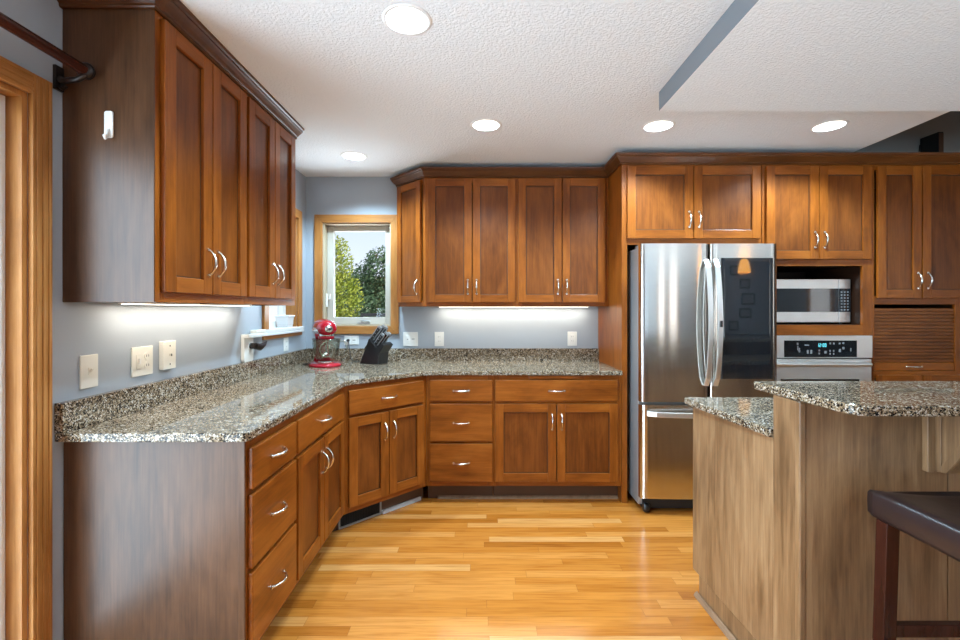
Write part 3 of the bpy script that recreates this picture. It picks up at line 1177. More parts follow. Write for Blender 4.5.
# ------------------------------------------------------------------ microwave
MX0, MX1, MZ0, MZ1, MY = 2.075, 2.628, 1.232, 1.552, 3.19
t = thing('microwave', 'stainless microwave sitting in the open niche above the wall oven', 'microwave', (MX0, MY, MZ0 + .012))
mw, mh = MX1 - MX0, MZ1 - MZ0 - .012
MB().box(.004, mw - .004, .025, .40, 0, mh - .004).build('body', 'black', t, bevel=0.004)
dw = mw * .845
dvm = MB().box(0, dw, 0, .024, 0, mh).build('door', 'steel_b', t, bevel=0.005, bseg=3)
MB().box(0.004, dw - .001, -.0015, .012, .0745, mh - .0665).build('window', 'black_glass', dvm)
cpn = MB().box(dw + .002, mw, 0, .024, 0, mh).build('control_panel', 'steel_b', t, bevel=0.004)
MB().box(dw + .003, mw - .004, -.0015, .012, .0745, mh - .0665).build('keypad', 'black_glass', cpn)
mb = MB()
for r_ in range(7):
    for c_ in range(3):
        x = dw + .014 + c_ * .022
        z = .086 + r_ * .021
        mb.box(x, x + .011, -.0022, -.0014, z, z + .008)
mb.build('buttons', 'legend', cpn)
for x in (.04, mw - .04):
    for y in (.05, .35):
        MB().lathe([(.012, -.012), (.012, 0.0)], 12).build('foot', 'black', t, (x, y, 0))
mb = MB()
mb.tube([(mw + .004, .09, .06), (mw + .022, .06, .07), (mw + .022, .06, .20)], .004, 8)
mb.build('power_cord', 'black', t)

# ------------------------------------------------------------------ wall oven
VX0, VX1 = 1.966, 2.692
t = thing('wall_oven', 'stainless built-in wall oven with a black control strip', 'oven', (VX0, YT - .001, 0))
ow = VX1 - VX0
MB().box(.05, ow - .05, .0215, .55, .445, 1.155).build('body', 'black_matte', t)
pn = MB().box(0, ow, -.026, -.001, 1.004, 1.157).build('control_panel', 'steel_b', t, bevel=0.003)
mb = MB()
bx0, bx1 = (784 - 480) * 3.086 / 450 - VX0, (856.5 - 480) * 3.086 / 450 - VX0
MB().box(bx0, bx1, -.0285, -.0258, 1.010, 1.124).build('black_panel', 'black_glass', pn)
mb = MB()
for (fx, fz, w_, h_) in ((.17, .80, .012, .014), (.19, .38, .016, .006), (.18, .55, .006, .03), (.20, .42, .008, .03), (.28, .72, .03, .008), (.31, .32, .012, .026), (.355, .32, .014, .026),
                         (.47, .40, .010, .012), (.47, .22, .010, .012), (.55, .30, .016, .018), (.62, .82, .012, .012), (.67, .82, .012, .012),
                         (.62, .38, .009, .012), (.67, .38, .009, .012), (.62, .20, .009, .012), (.67, .20, .009, .012),
                         (.75, .82, .012, .012), (.80, .84, .012, .012), (.75, .40, .014, .022), (.80, .54, .014, .016), (.91, .45, .006, .022)):
    x = bx0 + fx * (bx1 - bx0)
    z = 1.010 + fz * .114
    mb.box(x, x + w_, -.0292, -.0284, z - h_ / 2, z + h_ / 2)
mb.build('control_legends', 'legend', pn)
x = bx0 + .455 * (bx1 - bx0)
mb = MB()
# clock digits built from seven-segment bars
SEG = {'1': 'bc', '2': 'abged', '0': 'abcdef', ':': ''}
def digits(mb, txt, x, z, w_, h_, gap, y0, y1, tk=.003):
    for ch in txt:
        if ch == ':':
            mb.box(x, x + tk, y0, y1, z + h_ * .25, z + h_ * .25 + tk).box(x, x + tk, y0, y1, z + h_ * .65, z + h_ * .65 + tk)
            x += tk + gap
            continue
        s = SEG[ch]
        hm = z + h_ / 2
        if 'a' in s: mb.box(x, x + w_, y0, y1, z + h_ - tk, z + h_)
        if 'd' in s: mb.box(x, x + w_, y0, y1, z, z + tk)
        if 'g' in s: mb.box(x, x + w_, y0, y1, hm - tk / 2, hm + tk / 2)
        if 'b' in s: mb.box(x + w_ - tk, x + w_, y0, y1, hm, z + h_)
        if 'c' in s: mb.box(x + w_ - tk, x + w_, y0, y1, z, hm)
        if 'f' in s: mb.box(x, x + tk, y0, y1, hm, z + h_)
        if 'e' in s: mb.box(x, x + tk, y0, y1, z, hm)
        x += w_ + gap
digits(mb, '12:00', x, 1.080, .0105, .024, .004, -.0295, -.0285)
mb.build('clock_display', 'display', pn)
dv = MB().box(0.004, ow - .014, -.035, -.001, .46, .996).build('door', 'steel_b', t, bevel=0.004)
MB().box(.09, ow - .10, -.0365, -.034, .52, .86).build('window', 'black_glass', dv)
mb = MB()
mb.tube([(.015, -.075, .965), (ow - .055, -.075, .965)], .014, 16)
for x in (.05, ow - .085):
    mb.tube([(x, -.03, .965), (x, -.075, .965)], .009, 10)
mb.build('handle', 'steel_b', dv)
MB().box(0.0, ow - .01, -.012, -.001, .9975, 1.0035).build('vent_gap', 'black_matte', t)

# ------------------------------------------------------------------ island with raised bar
KY0, KY1 = 1.448, 1.582
XI = 1.03
XIE = 3.9
t = thing('kitchen_island', 'maple kitchen island with a raised bar wall facing the camera', 'kitchen island', (XI, KY1, 0))
def L(x, y):
    return (x - XI, y - KY1)
# lower base behind the knee wall
mb = MB().prism([L(1.031, 1.5825), L(XIE, 1.5825), L(XIE, 2.14), L(1.012, 2.14)], .105, .883)
mb.build('base', 'island', t, bevel=0.002)
mb = MB().prism([L(1.0315, 1.5825), L(XIE, 1.5825), L(XIE, 2.085), L(1.0145, 2.085)], 0, .1048)
mb.build('plinth', 'island', t, bevel=0.002)
# raised knee wall: end panel, front panels with a joint, corner bead
MB().box(*[0, .0], 0, 0, 0, 0)
mb = MB().box(.012, XIE - XI, KY0 + .006 - KY1, -.0, 0, 1.036)
mb.build('knee_wall', 'island', t)
MB().box(0, .0118, KY0 + .020 - KY1, -.0005, 0, 1.036).build('end_panel', 'island', t, bevel=0.0015)
MB().box(-.003, .0175, KY0 - .003 - KY1, KY0 + .0195 - KY1, 0, 1.036).build('corner_bead', 'island', t, bevel=0.004, bseg=3)
xj = 1.506 - XI
MB().box(.018, xj - .002, KY0 - KY1, KY0 + .0058 - KY1, 0, 1.036).build('front_panel', 'island', t, bevel=0.001)
MB().box(xj + .002, xj + .62, KY0 - KY1, KY0 + .0058 - KY1, 0, 1.036).build('front_panel', 'island', t, bevel=0.001)
MB().box(xj + .624, XIE - XI, KY0 - KY1, KY0 + .0058 - KY1, 0, 1.036).build('front_panel', 'island', t, bevel=0.001)
# shoe moulding along the left foot
mb = MB()
v = []
for (x, y) in ((1.0135, 2.10), (1.031, 1.45)):
    X, Y = L(x, y)
    v += [(X - .016, Y, 0), (X - .016, Y, .006), (X - .010, Y, .016), (X - .003, Y, .021), (X, Y, .021), (X, Y, 0)]
mb.add(v, [(5, 4, 3, 2, 1, 0), (6, 7, 8, 9, 10, 11)] + [(i, (i + 1) % 6, 6 + (i + 1) % 6, 6 + i) for i in range(6)])
fix_normals(mb.build('shoe_molding', 'shoe', t))


def corbel(x):
    yw = KY0 - KY1
    cz = 1.0362
    X = x - XI
    c = MB().box(X, X + .105, yw - .0205, yw - .0005, .818, cz).build('corbel', 'island', t, bevel=0.0015)
    y0 = yw - .021
    prof = [(y0, .822), (y0, cz), (y0 - .150, cz), (y0 - .150, 1.000), (y0 - .034, .826)]
    b = MB().prism(prof, X + .026, X + .079, 'x')
    # raised border on the bracket's two cheeks
    for (xa, xb) in ((X + .022, X + .0259), (X + .0791, X + .083)):
        b.prism([(y0, .822), (y0, cz), (y0 - .018, cz), (y0 - .018, .824)], xa, xb, 'x')
        b.prism([(y0 - .018, cz - .02), (y0 - .018, cz), (y0 - .150, cz), (y0 - .150, cz - .02)], xa, xb, 'x')
        b.prism([(y0 - .018, .824), (y0 - .018, .845), (y0 - .132, cz - .02), (y0 - .150, cz - .02), (y0 - .150, 1.000), (y0 - .034, .826)], xa, xb, 'x')
    fix_normals(b.build('bracket', 'island', c, bevel=0.001))
corbel(1.4215)
corbel(2.45)

poly = [(1.018, 1.583), (XIE + .02, 1.583), (XIE + .02, 2.165), (.986, 2.165), (.979, 2.158)]
lc = MB().prism(poly, .884, .914).build('island_countertop', 'granite', bevel=0.004)
tag(lc, 'low granite counter on the far side of the island, nearer the refrigerator', 'countertop')
poly = [(1.022, 1.680), (1.040, 1.305)]
for k in range(8):
    th = PI + k * (PI / 2) / 7
    poly.append((1.090 + .05 * math.cos(th), 1.297 + .05 * math.sin(th)))
poly += [(1.6, 1.243), (XIE + .05, 1.243), (XIE + .05, 1.69), (1.032, 1.69)]
bt = MB().prism(poly, 1.037, 1.067).build('bar_counter', 'granite', bevel=0.005, bseg=3)
tag(bt, 'raised granite bar top on the island, above the leather stool', 'bar top')

# ------------------------------------------------------------------ bar stool
SXL, SYF = 1.172, 1.352
t = thing('bar_stool', 'dark brown leather bar stool with cherry wood legs at the island bar', 'bar stool', (SXL, SYF, 0))
sw, sd = .46, .42
# cushion: rounded slab with a dished top
nx, ny = 20, 20
v, f = [], []
def ctop(x, y):
    u, w_ = 2 * x / sw - 1, 2 * y / sd - 1
    e = max(abs(u), abs(w_))
    return .800 - .018 * (1 - u * u) - .006 * max(0, (e - .92) / .08) ** 2
for j in range(ny + 1):
    for i in range(nx + 1):
        x, y = sw * i / nx, sd * j / ny
        v.append((x, -y, ctop(x, y)))
for j in range(ny):
    for i in range(nx):
        a = j * (nx + 1) + i
        f.append((a, a + nx + 1, a + nx + 2, a + 1))
rim = [i for i in range(nx + 1)] + [(j + 1) * (nx + 1) - 1 for j in range(1, ny + 1)] + [ny * (nx + 1) + i for i in range(nx - 1, -1, -1)] + [j * (nx + 1) for j in range(ny - 1, 0, -1)]
k = len(rim)
o_ = len(v)
rows = [(.004, -.006), (.005, -.030), (.004, -.064), (-.004, -.0765)]
cx_, cy_ = sw / 2, -sd / 2
for dd, dz in rows:
    for i in rim:
        x, y, z = v[i]
        dx, dy = x - cx_, y - cy_
        v.append((x + dd * (1 if dx > 0 else -1) * (abs(dx) / (sw / 2)) ** 12, y + dd * (1 if dy > 0 else -1) * (abs(dy) / (sd / 2)) ** 12, .792 + dz))
for q in range(k):
    q2 = (q + 1) % k
    f.append((rim[q], rim[q2], o_ + q2, o_ + q))
    for r_ in range(3):
        f.append((o_ + r_ * k + q, o_ + r_ * k + q2, o_ + (r_ + 1) * k + q2, o_ + (r_ + 1) * k + q))
f.append(tuple(o_ + 3 * k + q for q in range(k)))
fix_normals(MB().add(v, f, 0, True).build('seat_cushion', 'leather', t))
mb = MB()
mb.box(.042, sw - .042, -.022, -.04, .69, .7155).box(.042, sw - .042, -sd + .022, -sd + .04, .69, .7155)
mb.box(.12, .14, -.04, -sd + .04, .69, .7155).box(sw - .14, sw - .12, -.04, -sd + .04, .69, .7155)
mb.build('seat_frame', 'stool_wood', t)
for (sx, sy) in ((0, 0), (1, 0), (0, 1), (1, 1)):
    x0 = .002 if sx == 0 else sw - .040
    y0 = -.055 if sy == 0 else -sd + .017
    spx, spy = (-.014 if sx == 0 else .014), (.010 if sy == 0 else -.010)
    vv = []
    for (z, k_) in ((0, 1.0), (.715, 0.0)):
        vv += [(x0 + spx * k_, y0 + spy * k_, z), (x0 + .038 + spx * k_, y0 + spy * k_, z), (x0 + .038 + spx * k_, y0 + .038 + spy * k_, z), (x0 + spx * k_, y0 + .038 + spy * k_, z)]
    MB().add(vv, [(0, 3, 2, 1), (4, 5, 6, 7), (0, 1, 5, 4), (1, 2, 6, 5), (2, 3, 7, 6), (3, 0, 4, 7)]).build('leg', 'stool_wood', t, bevel=0.002)
for (a, b, z) in (((.03, -.036), (sw - .03, -.036), .40), ((.03, -sd + .036), (sw - .03, -sd + .036), .28)):
    MB().box(a[0], b[0], a[1] - .011, a[1] + .011, z - .018, z + .018).build('stretcher', 'stool_wood', t, bevel=0.002)
for x in (.016, sw - .016):
    MB().box(x - .011, x + .011, -sd + .045, -.05, .33, .366).build('stretcher', 'stool_wood', t, bevel=0.002)

# ------------------------------------------------------------------ ceiling lights
CL = ['recessed ceiling light nearest the camera, above the left counter', 'recessed ceiling light in the middle, left of the ceiling step',
      'recessed ceiling light in the far left corner above the back window', 'recessed ceiling light just under the far tip of the ceiling step',
      'rightmost recessed ceiling light, above the oven cabinet']
for (x, y), lb in zip(CANS, CL):
    t = thing('recessed_light', lb, 'ceiling light', (x, y, ZC), 0, 'recessed ceiling lights')
    MB().lathe([(.0785, .004), (.0785, -.001), (.080, -.0045), (.092, -.0035), (.0945, -.0005)], 40, cap=False).build('trim_ring', 'trim_white', t)
    MB().lathe([(.0775, .0), (.074, .03), (.060, .085)], 40, cap=False).build('baffle', 'trim_white', t)
    MB().lathe([(.0595, .072), (.056, .066), (.03, .060), (.001, .058)], 32, cap=False).build('lens', 'lens', t)
    d = bpy.data.lights.new('recessed_lamp', 'SPOT')
    d.energy = CAN_W
    d.color = (0.58, 0.83, 1.0)
    d.spot_size = math.radians(135)
    d.spot_blend = 0.6
    d.shadow_soft_size = .05
    o = bpy.data.objects.new('recessed_lamp', d)
    COL.objects.link(o)
    o.parent = t
    o.location = (0, 0, .02)


# ------------------------------------------------------------------ wall plates
def plate_local(kind):
    return kind


def wall_plate(label, loc, rz, w, h, kind, mat='white', name='wall_plate', cat='switch', th=.006):
    """local x along the wall, -y out of it, origin at the plate's centre"""
    t = thing(name, label, cat, loc, rz)
    MB().box(-w / 2, w / 2, -th, -.0005, -h / 2, h / 2).build('plate', mat, t, bevel=0.0025)
    if kind == 'toggle':
        MB().box(-.006, .006, -th - .002, -th + .001, -.014, .014).build('bezel', mat, t)
        MB().prism([(-th - .014, .008), (-th - .010, .012), (-th, .004), (-th, -.006)], -.004, .004, 'x').build('toggle', mat, t, bevel=0.001)
    if kind == 'toggle_outlet':
        MB().box(-.038, -.012, -th - .002, -th + .001, -.030, .030).build('rocker', mat, t, bevel=0.002)
        MB().box(-.030, -.022, -th - .010, -th - .001, -.010, .014).build('toggle', 'white', t, bevel=0.001)
        for z in (-.020, .020):
            oo = MB().lathe([(.0165, 0), (.0165, .003)], 24).build('receptacle', mat, t, (.024, -th + .0005, z), (PI / 2, 0, 0))
            mb = MB()
            mb.box(-.007, -.005, -.004, .006, .003, .0036).box(.005, .007, -.004, .006, .003, .0036)
            mb.build('slots', 'slot', oo)
    if kind == 'duplex':
        MB().box(-.017, .017, -th - .0025, -th + .001, -.034, .034).build('receptacle', mat, t, bevel=0.002)
        mb = MB()
        for z in (-.018, .018):
            mb.box(-.008, -.006, -th - .003, -th - .002, z - .004, z + .005).box(.006, .008, -th - .003, -th - .002, z - .004, z + .005)
        mb.build('slots', 'slot', t)
    if kind == 'jack':
        mb = MB()
        mb.tube([(0, -th, .0), (0, -th - .008, 0)], .006, 10)
        for z in (-.042, .042):
            mb.tube([(0, -th + .001, z), (0, -th - .0015, z)], .004, 10)
        mb.build('dial', 'nickel', t)
    if kind == 'double':
        for x in (-.023, .023):
            MB().box(x - .016, x + .016, -th - .0025, -th + .001, -.033, .033).build('rocker', mat, t, bevel=0.002)
        mb = MB()
        mb.box(-.030, -.018, -th - .003, -th - .0022, -.004, .002).box(.010, .034, -th - .003, -th - .0022, -.002, .003)
        mb.build('slots', 'slot', t)
    return t


WX = XL + .0
wall_plate('light switch plate nearest the patio door, on the left wall', (WX, 1.659, 1.107), PI / 2, .076, .122, 'toggle', 'ivory')
wall_plate('double wall plate with a switch and two sockets, second along the left wall', (WX, 1.921, 1.115), PI / 2, .120, .124, 'toggle_outlet', 'ivory', cat='outlet')
wall_plate('thick raised dial plate, third along the left wall', (WX, 2.065, 1.127), PI / 2, .083, .128, 'jack', 'ivory', cat='dial plate', th=.022)
wall_plate('socket plate below the side window', (WX, 3.345, 1.078), PI / 2, .080, .100, 'duplex', cat='outlet')
wall_plate('socket plate behind the red mixer, under the back window', (-1.065, YB, 1.083), 0, .120, .076, 'double', cat='outlet')
wall_plate('wide double plate on the back wall, right of the knife block', (-.576, YB, 1.092), 0, .122, .116, 'double')
wall_plate('single socket plate on the back wall below the angled end cabinet', (-.338, YB, 1.092), 0, .078, .118, 'duplex', cat='outlet')
wall_plate('single socket plate on the back wall near the refrigerator panel', (.764, YB, 1.095), 0, .078, .118, 'duplex', cat='outlet')
MB_pl = MB()
MB_pl.tube([(0, -.010, 0), (0, -.034, 0)], .011, 12)
pg = thing('power_plug', 'black plug in the socket behind the red mixer', 'plug', (-1.088, YB, 1.083))
MB_pl.build('body', 'black', pg)
MB().tube([(0, -.034, 0), (.012, -.050, -.012), (.022, -.056, -.07), (.03, -.058, -.140), (.05, -.060, -.1655), (.11, -.062, -.1655)], .0032, 8).build('cord', 'black', pg)

# white wall bracket with a dark fitting
t = thing('wall_bracket', 'white wall bracket with a dark metal fitting, left of the side window', 'bracket', (XL, 2.80, 1.10))
mb = MB()
rr = .03
def rrect(x0, x1, z0, z1, r, n=5):
    P = []
    for (cx, cz, a0) in ((x1 - r, z1 - r, 0), (x0 + r, z1 - r, PI / 2), (x0 + r, z0 + r, PI), (x1 - r, z0 + r, 1.5 * PI)):
        for i in range(n + 1):
            th = a0 + i * PI / 2 / n
            P.append((cx + r * math.cos(th), cz + r * math.sin(th)))
    return P
mb.prism(rrect(-.085, .03, -.085, .085, .02), .001, .022, 'x')
fix_normals(mb.build('plate', 'white', t, bevel=0.003))
MB().box(.001, .05, -.085, .16, .062, .085).build('arm', 'white', t, bevel=0.004)
MB().box(.004, .045, .02, .15, .0855, .107).build('block', 'ivory', t, bevel=0.004)
mb = MB()
mb.tube([(.022, -.01, .01), (.06, -.01, .01)], .018, 14)
mb.tube([(.05, -.01, .01), (.062, .03, .0), (.066, .075, .012), (.066, .11, .030)], [.020, .022, .014, .003], 12)
mb.build('fitting', 'brown_black', t)

# white hook on the end panel of the near wall cabinet
t = thing('wall_hook', 'small white plastic hook on the end of the near left wall cabinet', 'hook', (-1.28, 1.5555, 1.973))
MB().prism(rrect(-.015, .015, -.046, .046, .008), -.006, -.0006, 'y').build('plate', 'white', t, bevel=0.001)
MB().tube([(0, -.006, -.02), (0, -.010, -.042), (0, -.018, -.052), (0, -.022, -.042)], .006, 10).build('hook', 'white', t)

# curtain rod with its bracket
t = thing('curtain_rod', 'dark wooden curtain rod over the patio door, ending at the wall cabinets', 'curtain rod', (-1.335, 1.530, 2.142))
MB().tube([(0, -2.2, 0), (0, -.01, 0)], .018, 20).build('pole', 'rod_wood', t)
mb = MB()
for i in range(9):
    pass
mb = MB()
mb.lathe([(.004, -.004), (.019, -.003), (.026, .002), (.029, .008), (.026, .014), (.022, .018), (.024, .021), (.017, .025), (.006, .027)], 24)
mb.build('finial', 'brown_black', t, (0, -.015, 0), (-PI / 2, 0, 0))
mb = MB()
mb.box(-.1095, -.098, -.010, .022, -.060, .022)
mb.tube([(-.098, .006, -.020), (-.08, -.005, -.034), (-.05, -.015, -.036), (-.02, -.015, -.032), (0, -.015, -.022), (.012, -.015, -.018)], [.011, .010, .010, .010, .010, .007], 10)
mb.tube([(-.098, .006, -.045), (-.086, .004, -.054), (-.076, .002, -.046)], .008, 10)
mb.build('bracket', 'brown_black', t, bevel=0.002)

# white pot on the side window sill
t = thing('planter_pot', 'white ceramic pot standing on the side window sill', 'pot', (XL - .03, 3.40, BZ0 + .0025))
mb = MB()
def sq(h_, z):
    return [(-h_, -h_, z), (h_, -h_, z), (h_, h_, z), (-h_, h_, z)]
rings = [(.042, 0), (.050, .075), (.056, .082), (.056, .092), (.049, .092), (.046, .02)]
v = [p for h_, z in rings for p in sq(h_, z)]
f = [(3, 2, 1, 0)]
for i in range(len(rings) - 1):
    for k in range(4):
        k2 = (k + 1) % 4
        f.append((i * 4 + k, i * 4 + k2, i * 4 + 4 + k2, i * 4 + 4 + k))
f.append(tuple(4 * (len(rings) - 1) + k for k in range(4)))
mb.add(v, f)
fix_normals(mb.build('pot', 'pot', t, bevel=0.003))

# ------------------------------------------------------------------ red stand mixer
t = thing('stand_mixer', 'red stand mixer with a glass bowl in the corner of the counter', 'stand mixer', (-1.172, 3.40, .9142), math.radians(-60))
t.scale = (1.06, 1.06, 1.0)
def ellipse_stack(mb, rings, seg=28):
    """rings: (cx, cy, z, rx, ry)"""
    v, f = [], []
    for (cx, cy, z, rx, ry) in rings:
        for k in range(seg):
            th = 2 * PI * k / seg
            v.append((cx + rx * math.cos(th), cy + ry * math.sin(th), z))
    for i in range(len(rings) - 1):
        for k in range(seg):
            k2 = (k + 1) % seg
            f.append((i * seg + k, i * seg + k2, (i + 1) * seg + k2, (i + 1) * seg + k))
    f.append(tuple(range(seg - 1, -1, -1)))
    f.append(tuple((len(rings) - 1) * seg + k for k in range(seg)))
    mb.add(v, f, 0, True)
    return mb
mb = ellipse_stack(MB(), [(0, 0, 0, .156, .112), (0, 0, .006, .158, .114), (0, 0, .018, .155, .111), (-.005, 0, .028, .13, .09), (-.02, 0, .033, .09, .06)])
mb.build('base', 'red', t)
mb = ellipse_stack(MB(), [(-.095, 0, .028, .050, .062), (-.095, 0, .08, .040, .048), (-.098, 0, .15, .036, .044), (-.100, 0, .215, .042, .050), (-.095, 0, .245, .052, .056)])
mb.build('column', 'red', t)
# head: horizontal body of revolution about x
v, f = [], []
sec = [(-.150, .012), (-.146, .042), (-.130, .062), (-.09, .073), (-.03, .076), (.04, .073), (.09, .066), (.12, .056), (.132, .044), (.136, .018)]
seg = 28
for x, r_ in sec:
    for k in range(seg):
        th = 2 * PI * k / seg
        zz = r_ * math.sin(th)
        if zz < 0:
            zz *= .75
        v.append((x, r_ * .98 * math.cos(th), .278 + zz))
for i in range(len(sec) - 1):
    for k in range(seg):
        k2 = (k + 1) % seg
        f.append((i * seg + k, (i + 1) * seg + k, (i + 1) * seg + k2, i * seg + k2))
f.append(tuple(range(seg)))
f.append(tuple((len(sec) - 1) * seg + k for k in range(seg - 1, -1, -1)))
fix_normals(MB().add(v, f, 0, True).build('head', 'red', t))
# bright band around the head and hub cap
mb = MB()
pts = []
for i in range(33):
    a = -PI * .93 + i * 2 * PI * .93 / 32
    x = -.012 + .135 * math.cos(a)
    y = .0735 * math.sin(a)
    pts.append((x, y, .268))
mb.tube(pts, .011, 10)
mb.build('trim_band', 'chrome', t)
MB().lathe([(.034, .200), (.050, .203), (.054, .210), (.054, .222), (.048, .226)], 28, c=(.055, 0, 0)).build('planetary_ring', 'red', t)
mb = MB().lathe([(.026, 0), (.028, .01), (.022, .018), (.004, .020)], 20)
mb.build('attachment_hub', 'chrome', t, (.128, 0, .280), (0, PI / 2, 0))
mb = MB()
mb.tube([(.140, .0, .280), (.158, 0, .280)], .009, 10)
mb.tube([(.154, 0, .280), (.160, .02, .285)], .006, 8)
mb.build('hub_knob', 'black', t)
mb = MB()
mb.tube([(.055, 0, .248), (.055, 0, .227)], [.050, .046], 24)
mb.build('planetary_head', 'chrome', t)
mb = MB()
mb.tube([(.055, 0, .205), (.055, 0, .10)], .006, 10)
for s_ in (-1, 1):
    mb.tube([(.055, 0, .19), (.055, s_ * .040, .15), (.055, s_ * .045, .11), (.055, s_ * .02, .075), (.055, 0, .07)], .005, 8)
mb.build('beater', 'nickel', t)
bowl = MB().lathe([(.045, .036), (.052, .038), (.068, .055), (.084, .10), (.092, .150), (.096, .202), (.099, .206), (.0935, .203), (.0885, .150), (.080, .10), (.064, .058), (.046, .042)], 36, c=(.05, 0, 0), cap=False)
bw = bowl.build('glass_bowl', 'bowl_glass', t)
mb = MB().tube([(.05 + .62 * q, .79 * q, z) for q, z in ((.088, .185), (.130, .190), (.150, .165), (.146, .110), (.108, .078), (.076, .085))], [.008, .009, .009, .009, .008, .007], 10)
mb.build('bowl_handle', 'bowl_glass', bw)
MB().lathe([(.047, .029), (.055, .030), (.055, .040), (.047, .041)], 30, c=(.05, 0, 0)).build('bowl_seat', 'chrome', t)
mb = MB().tube([(-.095, .055, .250), (-.095, .075, .250)], .008, 10)
mb.build('speed_knob', 'black', t)
MB().tube([(-.14, -.02, .02), (-.158, -.04, .006), (-.155, -.075, .004), (-.14, -.125, .004)], .0035, 8).build('cord', 'black', t)

# ------------------------------------------------------------------ knife block and knives
KB = Vector((-.915, 3.575, .9142))
kr = math.radians(-24)
t = thing('knife_block', 'black slanted knife block on the counter under the back window', 'knife block', KB, kr)
KS = 1.16
t.scale = (KS, KS, KS)
prof = [(0, 0), (.150, 0), (.158, .075), (.196, .128), (.172, .146), (.135, .112), (.076, .172)]
MB().prism(prof, -.055, .055, 'y').build('body', 'black', t, bevel=0.003)
MB().box(.1505, .152, -.010, .010, .028, .042).build('badge', 'legend', t)
ax = Vector((.64, 0, .77)).normalized()
KM = Matrix.Translation(KB) @ Matrix.Rotation(kr, 4, 'Z') @ Matrix.Scale(KS, 4)


def knife(px, py, pz, length, label, tint='black', grp='knives in the block'):
    o = thing('kitchen_knife', label, 'knife', KM @ Vector((px, py, pz)), kr, grp)
    o.scale = (KS, KS, KS)
    tilt = math.atan2(ax.x, ax.z)
    Lh = length
    mb = MB()
    prof = [(-.011, -.0), (.011, -.0), (.012, Lh * .5), (.014, Lh * .85), (.010, Lh), (-.010, Lh), (-.012, Lh * .85), (-.009, Lh * .5)]
    mb.prism(prof, -.008, .008, 'y')
    mb.build('handle', tint, o, (0, 0, 0), (0, tilt, 0), bevel=0.003)
    mb = MB()
    for q in (.25, .5, .75):
        mb.tube([(.0, -.0088, Lh * q), (.0, .0088, Lh * q)], .0028, 8)
    mb.box(-.0112, .0112, -.0088, .0088, Lh * .90, Lh + .003)
    mb.box(-.0145, -.0085, -.0070, .0070, Lh * .03, Lh * .96)
    mb.box(.0100, .0155, -.0060, .0060, Lh * .06, Lh * .94)
    mb.build('rivets', 'case', o, (0, 0, 0), (0, tilt, 0))
    mb = MB().box(-.008, .008, -.0012, .0012, -.09, -.0005)
    mb.build('blade', 'chrome', o, (0, 0, 0), (0, tilt, 0))
    return o


def on_top(s, y):
    a, b = Vector((.076, 0, .172)), Vector((.135, 0, .112))
    p = a.lerp(b, s) + ax * .001
    return (p.x, y, p.z)
knife(*on_top(.15, .036), .105, 'pale-ended knife standing tall at the back of the block')
knife(*on_top(.15, -.002), .118, 'tallest knife, in the top middle of the block', 'black')
knife(*on_top(.15, -.036), .110, 'tall knife at the near top corner of the block', 'black')
knife(*on_top(.70, .034), .095, 'short knife in the lower far slot of the block', 'black')
knife(*on_top(.70, .002), .100, 'dark reddish knife handle in the lower middle slot', 'rod_wood')
knife(*on_top(.70, -.034), .090, 'short knife in the lower near slot of the block', 'black')

# ------------------------------------------------------------------ slim speaker above the tall cabinets
t = thing('speaker', 'slim black speaker high on the grey wall above the tall cabinets', 'speaker', (3.665, YB, 2.30))
MB().box(-.015, .027, -.150, -.001, .05, .453).build('cabinet', 'black_matte', t, bevel=0.003)
MB().box(-.012, .024, -.1535, -.1505, .06, .443).build('grille', 'toe', t)
MB().tube([(-.02, -.004, .40), (-.03, -.004, .30), (-.035, -.004, .10)], .003, 8).build('cable', 'black', t)

# ------------------------------------------------------------------ dining end behind the camera (seen in the reflections)
M['glow_pane'] = plain('glowing_window_pane', (0.8, 0.8, 0.8), 0.3, emit=(1.0, 0.97, 0.92), estr=1.0)  # unseen windows' panes, made to glow for streaks in refrigerator and microwave


def room_window(name, loc, rz, panes, z0, z1):  # unseen window with glowing panes, made for reflected streaks
    w = bpy.data.objects.new(name, None)
    COL.objects.link(w)
    w.location = loc
    w.rotation_euler = (0, 0, rz)
    struct(w)
    c, p = MB(), MB()
    for (a, b) in panes:
        c.box(a - .07, a, .001, .04, z0 - .07, z1 + .07).box(b, b + .07, .001, .04, z0 - .07, z1 + .07)
        c.box(a, b, .001, .04, z0 - .07, z0).box(a, b, .001, .04, z1, z1 + .07)
        p.box(a, b, .001, .012, z0, z1)
    c.build('casing', 'oak', w)
    p.build('pane', 'glow_pane', w)
room_window('window_3', (3.6, YR, 0), 0, ((-.55, -.25), (.05, .5)), .15, 2.15)
room_window('window_4', (XR, -1.8, 0), PI / 2, ((-.25, .25), (.9, 1.9)), .5, 2.1)
spots = [(5.18, 2.14, .36, .20), (5.44, 1.873, .30, .20), (5.54, 1.559, .40, .24), (5.456, 1.27, .36, .20), (5.11, 1.01, .28, .20)]
nm = ['highest framed picture on the rear wall', 'second framed picture from the top on the rear wall', 'widest framed picture on the rear wall',
      'framed picture below the widest one on the rear wall', 'lowest framed picture on the rear wall']
